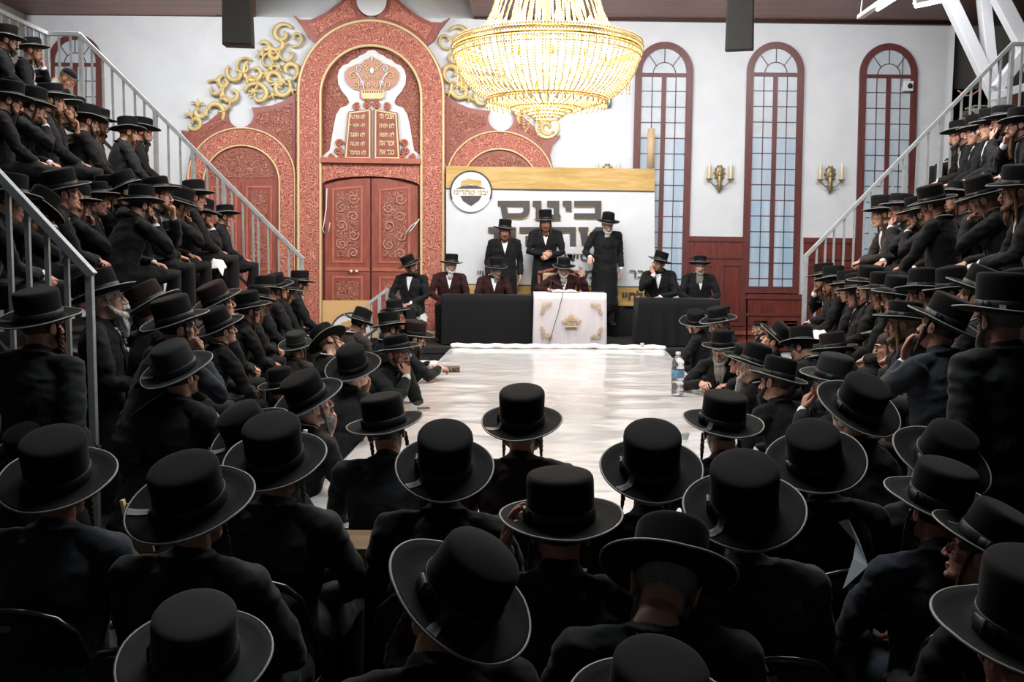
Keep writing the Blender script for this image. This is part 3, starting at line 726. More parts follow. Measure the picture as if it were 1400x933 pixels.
M_GOLD = mat('printed_gold', (.66, .52, .25), .45, .1, vary=(.50, .36, .13), ns=7)
M_GOLDL = mat('pale_gold', (.72, .56, .30), .45, .1)
M_BRASS = mat('aged_brass', (.40, .31, .16), .4, .5, vary=(.14, .10, .05), ns=45)
def filigree(name, dark, mid, light, sc):
    m = bpy.data.materials.new(name); m.use_nodes = True; nt = m.node_tree; b = nt.nodes['Principled BSDF']; b.inputs['Roughness'].default_value = .5
    N = nt.nodes.new; L = nt.links.new
    tc = N('ShaderNodeTexCoord'); mp = N('ShaderNodeMapping'); L(tc.outputs['Object'], mp.inputs[0])
    n = N('ShaderNodeTexNoise'); n.inputs['Scale'].default_value = sc*.8; n.inputs['Detail'].default_value = 1.5; L(mp.outputs[0], n.inputs['Vector'])
    mx = N('ShaderNodeVectorMath'); mx.operation = 'MULTIPLY_ADD'; mx.inputs[1].default_value = (.22, .22, .22); L(n.outputs['Color'], mx.inputs[0]); L(mp.outputs[0], mx.inputs[2])
    v = N('ShaderNodeTexVoronoi'); v.feature = 'F1'; v.inputs['Scale'].default_value = sc; L(mx.outputs[0], v.inputs['Vector'])
    w = N('ShaderNodeMath'); w.operation = 'MULTIPLY'; w.inputs[1].default_value = 24; L(v.outputs['Distance'], w.inputs[0])
    s = N('ShaderNodeMath'); s.operation = 'SINE'; L(w.outputs[0], s.inputs[0])
    r = N('ShaderNodeValToRGB'); e = r.color_ramp.elements; e[0].position = .0; e[0].color = (*dark, 1); e[1].position = .92; e[1].color = (*light, 1); k = e.new(.5); k.color = (*mid, 1)
    a = N('ShaderNodeMath'); a.operation = 'MULTIPLY_ADD'; a.inputs[1].default_value = .5; a.inputs[2].default_value = .5; L(s.outputs[0], a.inputs[0]); L(a.outputs[0], r.inputs[0]); L(r.outputs[0], b.inputs['Base Color'])
    bu = N('ShaderNodeBump'); bu.inputs['Strength'].default_value = .35; bu.inputs['Distance'].default_value = .02; L(a.outputs[0], bu.inputs['Height']); L(bu.outputs[0], b.inputs['Normal'])
    return m
M_FIL = filigree('carved_coral_wood', (.25, .054, .034), (.42, .106, .068), (.60, .245, .165), 10)
M_FIL2 = filigree('carved_dark_red_wood', (.15, .034, .022), (.27, .070, .044), (.42, .16, .10), 10)
M_RED = mat('red_wood', (.32, .085, .058), .45, vary=(.22, .052, .036), scale=(5, 5, 1), ns=4)
M_REDL = mat('coral_wood', (.46, .145, .090), .45, vary=(.36, .10, .06), ns=6)
M_REDD = mat('deep_red_wood', (.13, .028, .020), .5)  # one even deep red for the crown jewels and door jamb
M_PINK = mat('rose_gold', (.50, .25, .18), .45)
M_WHITE = mat('painted_white', (.66, .66, .66), .45); M_TRUSS = mat('white_painted_steel', (.62, .63, .66), .5)

def flat(name, px, off, th, m, parent=None, holes=(), bevel=.0, kind=None):
    """solid board cut to an outline on the back wall: off = how far its face stands in front of the wall, th = its thickness"""
    c = bpy.data.curves.new(name, 'CURVE'); c.dimensions = '2D'; c.fill_mode = 'BOTH'; c.extrude = th/2
    if bevel: c.bevel_depth = bevel; c.bevel_resolution = 1; c.offset = -bevel
    for ring in [px]+list(holes):
        s = c.splines.new('POLY'); s.points.add(len(ring)-1); s.use_cyclic_u = True
        for i, (x, y) in enumerate(ring):
            q = W(x, y, off); s.points[i].co = (q.x, q.z, 0, 1)
    t = bpy.data.objects.new('t', c); dg = bpy.context.evaluated_depsgraph_get(); COL.objects.link(t); bpy.context.view_layer.update()
    me = bpy.data.meshes.new_from_object(t.evaluated_get(bpy.context.evaluated_depsgraph_get())); bpy.data.objects.remove(t); bpy.data.curves.remove(c)
    me.transform(Matrix.Translation((0, YW-off+th/2, 0)) @ Matrix.Rotation(PI/2, 4, 'X')); setm(me, [m])
    for p in me.polygons: p.material_index = 0
    o = link(name, me, parent)
    return o
def arc(cx, cy, rx, ry, a0, a1, n=28):
    return [(cx+rx*math.cos(R(a0+(a1-a0)*i/n)), cy-ry*math.sin(R(a0+(a1-a0)*i/n))) for i in range(n+1)]
def circ(cx, cy, r, n=28): return arc(cx, cy, r, r, 0, 360*(n-1)/n, n-1)
def rail(name, pts, off, rad, m, parent=None, closed=False, n=8, flatr=None):
    g = G(); q = [W(x, y, off) for x, y in pts]
    g.tube(q, rad if flatr is None else [(rad, flatr)]*len(q) if not isinstance(rad, list) else rad, n, closed=closed)
    return g.build(name, m, parent)
def spiral(cx, cy, r0, r1, a0, turns, n=26):
    return [(cx+(r0+(r1-r0)*i/n)*math.cos(a0+turns*2*PI*i/n), cy-(r0+(r1-r0)*i/n)*math.sin(a0+turns*2*PI*i/n)) for i in range(n+1)]
def text(name, body, px, py, h, off, m, parent=None, w=None, th=.006, bold=0, slant=.0135):
    c = bpy.data.curves.new(name, 'FONT'); c.body = body[::-1]; c.extrude = th/2; c.offset = bold; c.align_x = 'CENTER'
    t = bpy.data.objects.new('t', c); COL.objects.link(t); bpy.context.view_layer.update()
    me = bpy.data.meshes.new_from_object(t.evaluated_get(bpy.context.evaluated_depsgraph_get())); bpy.data.objects.remove(t); bpy.data.curves.remove(c)
    xs = [v.co.x for v in me.vertices]; ys = [v.co.y for v in me.vertices]
    s = h/(max(ys)-min(ys)); sx = s if w is None else w/(max(xs)-min(xs)); q = W(px, py, off)
    me.transform(Matrix.Translation(q) @ Matrix.Rotation(slant, 4, 'Y') @ Matrix.Rotation(PI/2, 4, 'X') @ Matrix.Diagonal((sx, s, 1, 1)) @ Matrix.Translation((-(max(xs)+min(xs))/2, -(max(ys)+min(ys))/2, 0)))
    setm(me, [m])
    for p in me.polygons: p.material_index = 0
    return link(name, me, parent)
def S(o, kind='structure'): o['kind'] = kind; return o
ppm = F/YW

def room():
    # shell ---------------------------------------------------------
    g = G(); g.box((1, 9, -.06), (12, 12, .05)); S(g.build('floor', M_FLOOR))
    zc = W(700, 26).z
    bl, br_ = W(349, 20).x, W(646, 20).x; zt = zc+.95
    g = G()
    for x0, x1, y0, y1, z in ((-8.7, bl, -2, 17.8, zc+.06), (br_, 9.7, -2, 17.8, zc+.06), (bl, br_, -2, 14.9, zc+.06), (bl-.1, br_+.1, 14.7, 17.8, zt+.05)): g.box(((x0+x1)/2, (y0+y1)/2, z), ((x1-x0)/2, (y1-y0)/2, .05))
    for x in (bl-.04, br_+.04): g.box((x, 16.3, (zc+zt)/2+.06), (.04, 1.5, (zt-zc)/2))
    g.box(((bl+br_)/2, 14.86, (zc+zt)/2+.06), ((br_-bl)/2, .04, (zt-zc)/2)); S(g.build('ceiling', M_CEIL))
    g = G(); g.box(((bl+br_)/2, YW+.045, (zc+zt)/2), ((br_-bl)/2, .015, (zt-zc)/2+.04)); S(g.build('wall_back_upper', M_WALL))
    # white cloth back wall, gently rippled
    g = G(); nx, nz = 120, 60; xl = W(44, 300).x; xr = W(1299, 200).x; vs = []; fs = []
    for sgn in (0, 1):
        for j in range(nz+1):
            for i in range(nx+1):
                x = xl+(xr-xl)*i/nx; z = zc*j/nz
                y = YW+.02 + (.008*noise.noise(v3(x*.7, z*.5, 0))+.003*noise.noise(v3(x*2.2+z, z*1.1, 5))) if sgn == 0 else YW+.06
                vs.append((x, y, z))
    o = (nx+1)*(nz+1)
    for j in range(nz):
        for i in range(nx):
            a = j*(nx+1)+i; fs.append((a, a+1, a+nx+2, a+nx+1)); fs.append((o+a, o+a+nx+1, o+a+nx+2, o+a+1))
    for j in range(nz):
        for i in (0, nx): a = j*(nx+1)+i; fs.append((a, a+nx+1, o+a+nx+1, o+a))
    g.add(vs, fs); S(g.build('wall_back', M_WALL))
    g = G(); g.box((xl-.06, 8, 3.2), (.05, 9.6, 3.3)); S(g.build('wall_left', M_PLAST))
    M_OLIVE = mat('olive_grey_paint', (.10, .098, .085), .8, vary=(.075, .072, .062), ns=2)
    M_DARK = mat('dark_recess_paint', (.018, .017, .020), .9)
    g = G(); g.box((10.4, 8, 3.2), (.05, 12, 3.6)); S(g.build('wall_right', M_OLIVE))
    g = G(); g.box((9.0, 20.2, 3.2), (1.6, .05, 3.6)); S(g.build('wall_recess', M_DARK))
    zz = W(1320, 118).z
    g = G(); g.box((xr+1.45, YW+.30, (zz+8)/2), (1.44, .05, (8-zz)/2)); S(g.build('wall_soffit', M_OLIVE))
    g = G(); g.box((xr+1.4, 9, 7.6), (1.9, 11.3, .05)); S(g.build('ceiling_side', M_OLIVE))
    g = G(); g.box((xr-.35, 9, 7.0), (.05, 9, .62)); S(g.build('wall_upstand', M_CEIL))
    g = G()
    for p0, p1 in ((46, 347), (648, 1299)): g.beam(W(p0, 28-.0135*(700-p0), .04)+v3(0, 0, .08), W(p1, 28-.0135*(700-p1), .04)+v3(0, 0, .08), .09, .12)
    S(g.build('trim_ceiling', mat('dark_brown_trim', (.055, .026, .020), .5)))
    # windows -------------------------------------------------------
    mg = mat('window_print_grey', (.44, .48, .52), .35, vary=(.52, .56, .60), ns=5); mb = mat('window_print_blue', (.33, .46, .58), .35, vary=(.48, .56, .63), scale=(7, 1, .5), ns=1.3, r0=.35, r1=.65); mc = mat('window_print_pale', (.38, .47, .56), .35, vary=(.50, .55, .60), scale=(7, 1, .5), ns=1.0, r0=.3, r1=.6)
    M_LEAD = mat('dark_glazing_bar', (.10, .055, .065), .5)
    def window(n, xl, xr, top, bot, fw=9, sh=-.025):
        cx = (xl+xr)/2; rx = (xr-xl)/2; sy = top+rx*1.06
        X = lambda x, y: (x+sh*(y-top), y+.012*(x-cx))
        outer = [X(*p) for p in [(xl, bot)]+[(a, b) for a, b in arc(cx, sy, rx, rx*1.06, 180, 0)]+[(xr, bot)]]
        irx = rx-fw; inner = [X(*p) for p in [(xl+fw, bot-fw)]+arc(cx, sy, irx, rx*1.06-fw, 180, 0)+[(xr-fw, bot-fw)]]
        o = S(flat('window_%d' % n, outer, .045, .045, M_FRAME, holes=[inner]))
        ty = sy+2
        up = [X(*p) for p in arc(cx, sy, irx, rx*1.06-fw, 180, 0)+[(xr-fw, ty), (xl+fw, ty)]]
        pn = flat('pane', up, .012, .012, mg, o)
        mid = sy+(bot-sy)*.58; mid0 = sy+(bot-sy)*.30
        flat('pane', [X(xl+fw, ty), X(xr-fw, ty), X(xr-fw, mid0), X(xl+fw, mid0)], .012, .012, mg, o); flat('pane', [X(xl+fw, mid0), X(xr-fw, mid0), X(xr-fw, mid), X(xl+fw, mid)], .012, .012, mc, o)
        flat('pane', [X(xl+fw, mid), X(xr-fw, mid), X(xr-fw, bot-fw), X(xl+fw, bot-fw)], .012, .012, mb, o)
        flat('transom', [X(xl+fw, ty-1), X(xr-fw, ty-1), X(xr-fw, ty+4), X(xl+fw, ty+4)], .035, .03, M_FRAME, o)
        flat('mullion', [X(cx-3, ty+4), X(cx+3, ty+4), X(cx+3, bot-fw), X(cx-3, bot-fw)], .035, .03, M_FRAME, o)
        for x in (cx-irx*.53, cx+irx*.53): flat('glazing_bar', [X(x-.6, ty), X(x+.6, ty), X(x+.6, bot-fw), X(x-.6, bot-fw)], .020, .012, M_LEAD, o)
        y = ty+24
        while y < bot-fw-5:
            flat('glazing_bar', [X(xl+fw, y-.6), X(xr-fw, y-.6), X(xr-fw, y+.6), X(xl+fw, y+.6)], .020, .012, M_LEAD, o); y += 21.4
        a = arc(cx, ty, irx*.53, irx*.53, 180, 0, 14); b = arc(cx, ty, irx*.53-1.3, irx*.53-1.3, 0, 180, 14)
        flat('glazing_bar', [X(*p) for p in a+b], .020, .012, M_LEAD, o)
        for an in (45, 90, 135):
            c, s_ = math.cos(R(an)), math.sin(R(an)); r1 = irx*.53; r2 = (irx-.5)/(1 if an == 90 else 1)
            p1 = (cx+c*r1, ty-s_*r1); p2 = (cx+c*r2, sy-s_*(rx*1.06-fw-.5)); dx, dy = s_*.6, c*.6
            flat('glazing_bar', [X(p1[0]-dx, p1[1]-dy), X(p2[0]-dx, p2[1]-dy), X(p2[0]+dx, p2[1]+dy), X(p1[0]+dx, p1[1]+dy)], .020, .012, M_LEAD, o)
    window(1, 66, 139, 46, 420, 8, 0); window(2, 870, 949, 57, 399); window(3, 1023, 1101, 57, 401); window(4, 1177, 1256, 59, 404)
    # mahogany panelling under the windows
    def panel(n, x0, x1, y0, y1):
        o = S(flat('trim_%d' % n, [(x0, y0), (x1, y0+1), (x1, y1), (x0, y1)], .03, .03, M_WOOD))
        flat('rail_moulding', [(x0, y0+2), (x1, y0+3), (x1, y0+8), (x0, y0+7)], .05, .02, M_FRAME, o); flat('rail_moulding', [(x0, y0+26), (x1, y0+27), (x1, y0+31), (x0, y0+30)], .05, .02, M_FRAME, o)
        w = x1-x0; k = max(1, round(w/36)); 
        for i in range(k):
            a = x0+w*i/k+4; b = x0+w*(i+1)/k-4
            flat('wood_panel', [(a, y0+37), (b, y0+37), (b, y1-34), (a, y1-34)], .045, .015, M_FRAME, o, holes=[[(a+4, y0+41), (b-4, y0+41), (b-4, y1-38), (a+4, y1-38)]])
            flat('wood_panel', [(a+7, y0+44), (b-7, y0+44), (b-7, y1-41), (a+7, y1-41)], .045, .015, M_WOOD, o)
        for q in (10, 22): flat('rail_moulding', [(x0, y1-q-5), (x1, y1-q-5), (x1, y1-q), (x0, y1-q)], .06, .03, M_RED, o)
        return o
    panel(1, 896, 1022, 402, 478) if False else None
    panel(1, 940, 1022, 323, 480); panel(2, 1099, 1176, 325, 480); panel(3, 1020, 1101, 402, 480) ; panel(4, 1256, 1299, 326, 480); panel(5, 1175, 1257, 405, 480)
    ark(); banner(); fixtures(); rails(); stands(); platform(); table(); chandelier()

# ---------------------------------------------------------------- carved ark
def mir(pts): return [(1014-x, y+.0135*(1014-2*x)) for x, y in pts][::-1]
def ark():
    root = thing('torah_ark', W(506, 455, .2)*1.0, 'tall red carved holy ark with golden arches, crown and two tablets', 'ark')
    root.location.z = 0; inv = root
    def add(o): 
        o.parent = root; o.matrix_parent_inverse = Matrix.Translation(-root.location); return o
    T = lambda pts: [(x, y+.0135*(x-506)) for x, y in pts]
    # centre arch
    outer = [(405, 458)]+arc(507, 128, 102, 101, 180, 0, 40)+[(609, 458)]
    inner = [(440, 458)]+arc(507, 132, 67, 70, 180, 0, 40)+[(574, 458)]
    add(flat('arch_surround', T(outer), .16, .14, M_FIL, holes=[T(inner)]))
    for nm, o_, a, b in (('gold_moulding', 0, 408, 606), ('gold_moulding', 1, 438, 576)):
        cx = 507; rx = (b-a)/2; ry = (100 if o_ == 0 else 70); cy = 128 if o_ == 0 else 132
        q = T([(a, 456), (a, 380), (a, 300), (a, 200)]+arc(cx, cy, rx, ry, 180, 0, 36)+[(b, 200), (b, 300), (b, 380), (b, 456)])
        for rr, m in ((.030, M_GOLDL),):
            g = G(); g.tube([W(x, y, .165) for x, y in q], [(rr, rr*.8)]*len(q), 10, side=(0, 1, 0)); add(g.build(nm, m))
    add(flat('plinth', T([(403, 452), (611, 452), (611, 462), (403, 462)]), .20, .18, M_GOLDL))
    # crest above the arch
    crest = [(400, 20), (412, 28), (432, 25), (460, 8), (480, -6), (487, -10)]+arc(508, 2, 21, 21, 150, 390, 18)[0:0]
    lft = [(399, 21), (410, 28), (425, 28), (445, 18), (465, 3), (480, -14), (487, 2), (490, 14), (499, 23), (507, 25)]+[(507, 27)]+arc(507, 128, 101, 100, 92, 138, 14)+[(420, 52), (413, 38)]
    rgt = mir([p for p in lft]); 
    add(flat('crest', T(lft), .12, .10, M_RED)); add(flat('crest', [(x, y-.0135*(x-506)*.0) for x, y in rgt], .12, .10, M_RED))
    lf2 = [(422, 34), (440, 28), (462, 12), (478, -4), (482, 12), (488, 22)]+arc(507, 128, 108, 106, 100, 134, 10)
    add(flat('crest_carving', T(lf2), .135, .02, M_FIL)); add(flat('crest_carving', mir(lf2), .135, .02, M_FIL))
    add(flat('crest_disc', circ(508, 1, 20.5), .15, .04, M_WHITE))
    # niche
    add(flat('niche_back', T([(436, 222)]+arc(507, 132, 71, 74, 180, 0, 30)+[(578, 222)]), .03, .02, M_FIL2))
    c = 508.3
    def Z(pts): return [(440+x/5.487, 60+y/5.487) for x, y in pts]
    def sym(half): return Z(half)+[(2*c-x, y) for x, y in Z(half)][::-1]
    add(flat('white_cartouche', sym([(375, 46), (345, 52), (320, 75), (285, 88), (262, 108), (225, 122), (195, 150), (160, 160), (130, 195), (118, 240), (122, 300), (150, 355), (190, 400), (207, 440), (190, 462), (140, 480), (108, 530), (88, 620), (72, 720), (58, 800), (8, 838), (8, 880)]), .06, .02, M_WHITE, bevel=0))
    cr = root
    crown = add(flat('crown', sym([(375, 92), (345, 112), (315, 122), (302, 150), (262, 152), (232, 165), (198, 180), (172, 215), (172, 260), (196, 305), (240, 340), (288, 350), (286, 400), (300, 420), (375, 424)]), .10, .03, M_PINK))
    def sub(o): o.parent = crown; o.matrix_parent_inverse = Matrix.Identity(4); return o
    sub(flat('crown_band', Z([(296, 348), (466, 348), (466, 396), (450, 412), (312, 412), (296, 396)]), .125, .03, M_GOLDL))
    for k in range(9): sub(flat('crown_jewel', Z([(306+k*17.5, 352), (315+k*17.5, 352), (315+k*17.5, 366), (306+k*17.5, 366)]), .13, .01, M_REDD))
    for s in (1, -1):
        for (cx, cy, r0, a0, t) in ((235, 238, 32, 0, 1.3), (278, 190, 26, .5, 1.3), (255, 310, 26, 5.4, 1.2), (325, 150, 22, 1.5, 1.3), (300, 290, 22, 4, 1.2), (345, 250, 20, 2, 1.3), (345, 310, 18, 3, 1.2), (345, 190, 16, 1, 1.2)):
            q = Z([(375+s*(x-375), y) for x, y in spiral(cx, cy, r0, 4, a0, t)]); g = G(); g.tube([W(x, y, .125) for x, y in q], .010, 6); sub(g.build('crown_scroll', M_WHITE if cx in (278, 300) else M_GOLDL))
        q = Z([(375+s*(x-375), y) for x, y in ((315, 340), (308, 300), (285, 250), (262, 215))]); g = G(); g.tube([W(x, y, .125) for x, y in q], .014, 6); sub(g.build('crown_arm', M_WHITE))
    g = G(); q = W(*Z([(375, 110)])[0], .12); g.ell(q, (.02, .02, .05), 8, 6); g.ell(W(*Z([(375, 200)])[0], .12), (.045, .02, .06), 8, 6); sub(g.build('crown_finial', M_WHITE))
    for s in (1, -1):
        for (cx, cy, r0, a0, t) in ((335, 455, 30, 1.6, -1.3), (262, 472, 26, 1.2, 1.3)):
            q = Z([(375+s*(x-375), y) for x, y in spiral(cx, cy, r0, 5, a0, t)]); g = G(); g.tube([W(x, y, .10) for x, y in q], .022, 7); add(g.build('red_scroll', M_REDL))
        for (cx, cy, r0, a0, t) in ((130, 745, 28, 0, 1.2), (118, 800, 30, 1, -1.2), (78, 850, 24, 2, 1.2), (150, 850, 24, 1.5, 1.1)):
            q = Z([(375+s*(x-375), y) for x, y in spiral(cx, cy, r0, 5, a0, t)]); g = G(); g.tube([W(x, y, .10) for x, y in q], .022, 7); add(g.build('red_scroll', M_REDL))
    lines = (('left', [(200, 508), (370, 486), (370, 868), (165, 868)], ('לא תרצח', 'לא תנאף', 'לא תגנב', 'לא תענה', 'לא תחמד'), 268), ('right', [(392, 486), (565, 514), (590, 868), (390, 868)], ('אנכי ה׳', 'לא יהיה', 'לא תשא', 'זכור את', 'כבד את'), 488))
    for nm, q, tx, cx in lines:
        tb = add(flat('stone_tablet', Z(q), .125, .05, M_RED)); mx = sum(p[0] for p in q)/4; my = sum(p[1] for p in q)/4
        sc = lambda k: Z([(mx+(x-mx)*k, my+(y-my)*(1-(1-k)*.5)) for x, y in q])
        fr = flat('tablet_border', sc(.93), .13, .01, M_GOLDL, holes=[sc(.82)]); fr.parent = tb
        pass
        for k, t in enumerate(tx):
            w_ = (.26 if k < 4 or nm == 'right' else .29); o = text('inscription', t, *Z([(cx, 545+k*67)])[0], .085, .135, M_GOLDL, tb, w=w_, bold=.03)
    add(flat('shelf', T([(438, 216), (576, 216), (576, 223), (438, 223)]), .22, .18, M_REDL))
    add(flat('lintel', T([(440, 223), (575, 223), (575, 254)]+arc(507, 254, 67, 13, 0, 180, 16)+[(440, 254)]), .13, .08, M_FIL))
    # doors
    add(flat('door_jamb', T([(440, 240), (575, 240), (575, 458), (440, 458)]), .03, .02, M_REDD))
    for s in (0, 1):
        x0, x1 = (444, 506) if s == 0 else (508, 571)
        top = [(x0, 254 if s == 0 else 244), (x0+20, 248 if s == 0 else 244), (x0+40, 245 if s == 0 else 248), (x1, 244 if s == 0 else 254)]
        d = add(flat('ark_door', T(top+[(x1, 458), (x0, 458)]), .08, .04, M_RED))
        def dd(o): o.parent = d; o.matrix_parent_inverse = Matrix.Identity(4); return o
        a, b = x0+10, x1-10
        dd(flat('panel_moulding', T([(a, 258), (b, 254), (b, 360), (a, 360)]), .09, .02, M_REDL, holes=[T([(a+3, 261), (b-3, 257), (b-3, 357), (a+3, 357)])]))
        dd(flat('carved_panel', T([(a+6, 264), (b-6, 260), (b-6, 352), (a+6, 352)]), .09, .02, M_FIL2))
        dd(flat('panel_moulding', T([(a, 378), (b, 378), (b, 440), (a, 440)]), .09, .02, M_REDL, holes=[T([(a+3, 381), (b-3, 381), (b-3, 437), (a+3, 437)])]))
        dd(flat('carved_panel', T([(a+6, 385), (b-6, 385), (b-6, 432), (a+6, 432)]), .09, .02, M_FIL2))
        dd(flat('door_rail', T([(x0+1, 366), (x1-1, 366), (x1-1, 371), (x0+1, 371)]), .095, .02, M_REDL))
        g = G(); g.ell(W(480 if s == 0 else 487.5, 371, .13), .028, 10, 8); g.tube([W(480 if s == 0 else 487.5, 371, .08), W(480 if s == 0 else 487.5, 371, .12)], .01, 6); dd(g.build('door_knob', mat('pearl_knob', (.75, .74, .72), .2)))
        # golden scrolls on the upper panels
        xx = (a+b)/2
        for k in range(7):
            q = T(spiral(xx+(-8 if k % 2 else 8), 272+k*12.5, 8, 1.5, k*1.7, 1.3 if k % 2 else -1.3, 18)); g = G(); g.tube([W(x, y, .10) for x, y in q], .011, 6); dd(g.build('carved_scroll', M_PINK))
    # wings
    for sd in (0, 1):
        MM = (lambda pts: pts) if sd == 0 else mir
        wing = [(247, 178), (262, 180), (285, 166), (303, 151), (314, 148)]+arc(329, 157, 17.5, 17.5, 150, 395, 20)[0:]+[(346, 147), (372, 144), (390, 137), (404, 127), (404, 458), (254, 458), (254, 245), (258, 222), (262, 205), (258, 190)]
        w_ = add(flat('side_wing', MM(wing), .07, .05, M_RED))
        def ww(o): o.parent = w_; o.matrix_parent_inverse = Matrix.Identity(4); return o
        ww(flat('wing_carving', MM([(268, 186), (290, 168), (305, 159), (310, 168), (300, 172), (285, 181), (272, 193)]), .08, .015, M_FIL2)); ww(flat('wing_carving', MM([(349, 166), (352, 154), (380, 149), (399, 140), (399, 212), (390, 196), (375, 180)]), .08, .015, M_FIL2))
        band = [(258, 458)]+arc(330, 240, 72, 64, 180, 0, 28)+[(402, 458)]; inn = [(277, 458)]+arc(330, 250, 53, 51, 180, 0, 28)+[(383, 458)]
        ww(flat('wing_arch', MM(band), .09, .03, M_FIL, holes=[MM(inn)]))
        for q in ([(257, 456)]+arc(330, 242, 73, 67, 180, 0, 30)+([(403, 456)]), [(278, 456)]+arc(330, 250, 52, 51, 180, 0, 30)+[(382, 456)]):
            g = G(); qq = [W(x, y, .10) for x, y in MM(q)]; g.tube(qq, [(.022, .016)]*len(qq), 8, side=(0, 1, 0)); ww(g.build('gold_moulding', M_GOLDL))
        ww(flat('tympanum', MM([(283, 243)]+arc(330, 250, 46, 45, 170, 10, 20)+[(377, 243)]), .08, .02, M_FIL2))
        for x0, x1 in ((283, 329), (331, 377)):
            ww(flat('wing_door', MM([(x0, 248), (x1, 248), (x1, 458), (x0, 458)]), .085, .02, M_RED))
            ww(flat('panel_moulding', MM([(x0+5, 254), (x1-5, 254), (x1-5, 370), (x0+5, 370)]), .095, .015, M_REDL, holes=[MM([(x0+8, 257), (x1-8, 257), (x1-8, 367), (x0+8, 367)])]))
            ww(flat('carved_panel', MM([(x0+12, 262), (x1-12, 262), (x1-12, 360), (x0+12, 360)]), .092, .012, M_FIL2))
            ww(flat('panel_moulding', MM([(x0+5, 378), (x1-5, 378), (x1-5, 450), (x0+5, 450)]), .095, .015, M_REDL, holes=[MM([(x0+8, 381), (x1-8, 381), (x1-8, 447), (x0+8, 447)])]))
        # gilded scrolls riding on the wing
        sc = [(266, 168, 9, 2.6, 3.8, 1.2), (272, 152, 10, 2, .4, -1.0), (293, 122, 12, 3, 2.2, -1.25), (290, 152, 16, 4, 5.6, .7), (304, 138, 14, 3, 4.4, .9), (317, 128, 14, 3, 1.9, 1.3), (322, 100, 12, 3, 2.4, 1.1), (334, 92, 12, 3, .9, 1.3), (348, 98, 15, 3, 2.2, 1.3),
              (352, 130, 17, 3, 2.8, -1.25), (342, 112, 12, 3, 4.6, 1.1), (368, 84, 11, 2.5, 1.0, 1.3), (372, 108, 12, 3, 5.2, 1.2), (384, 120, 13, 3, .8, -1.2), (386, 46, 13, 3, .6, 1.35), (380, 58, 12, 2.5, 3.2, .9), (394, 74, 13, 3, 1.6, 1.3), (396, 96, 12, 3, 5.0, 1.2), (404, 52, 11, 2, 4.4, 1.1), (376, 74, 8, 2, 2.0, 1.2), (306, 112, 8, 2, 1.8, 1.2), (362, 64, 7, 2, 2.4, -1.0)]
        for (cx, cy, r0, r1, a0, t) in sc:
            q = MM(spiral(cx, cy, r0*1.12, r1*1.3, a0, t*.74)); n = len(q); g = G(); up = q if sd == 0 else q[::-1]
            g.tube([W(x, y, .07+.02*i/n) for i, (x, y) in enumerate(up)], [(.012+.034*math.sin(PI*min(1, .15+.8*i/n)), .024) for i in range(n)], 8); g.ell(W(*up[-1 if sd == 0 else 0], .09), .028, 8, 6); ww(g.build('gilded_scroll', M_GOLD))
        for (x, y, an) in ((262, 160, 1.9), (270, 146, 1.5), (283, 158, 2.2), (300, 136, .6), (345, 122, 5.2), (372, 126, 4.9), (378, 112, 4.4), (365, 98, 4.2), (372, 90, 4.0), (388, 108, 4.4), (382, 88, 4.2), (360, 76, 2.4), (398, 120, 5)):
            for da in (-.45, 0, .45):
                q = [(x+math.cos(an+da*s)*s*5, y-math.sin(an+da*s)*s*5) for s in (0, .8, 1.6, 2.3)]; up = MM(q) if sd == 0 else MM(q)[::-1]
                g = G(); g.tube([W(a, b, .08) for a, b in up], [.022, .026, .018, .006], 6); ww(g.build('gilded_leaf', M_GOLD))
    o = add(flat('round_medallion', circ(748, 173, 16), .08, .03, mat('cream_print', (.60, .58, .50), .6))); g = G(); g.tube([W(x, y, .085) for x, y in circ(748, 173, 16)], .014, 6, closed=True); q = g.build('medallion_rim', M_GOLDL, o)
    # cords hanging on the doors
    for (pts, lab) in ((((447, 258), (446, 285), (443, 305), (441, 314), (444, 320), (449, 318), (451, 305)), 'white cord hooked beside the left ark door'), (((573, 300), (569, 306), (562, 315), (556, 321), (555, 318), (563, 308), (571, 303)), 'white cord loop hanging by the right ark door edge')):
        g = G(); g.tube([W(x, y, .19) for x, y in pts], .009, 6); tag(g.build('hanging_cord', M_SHIRT), lab, 'cord', 'white cords on the ark')

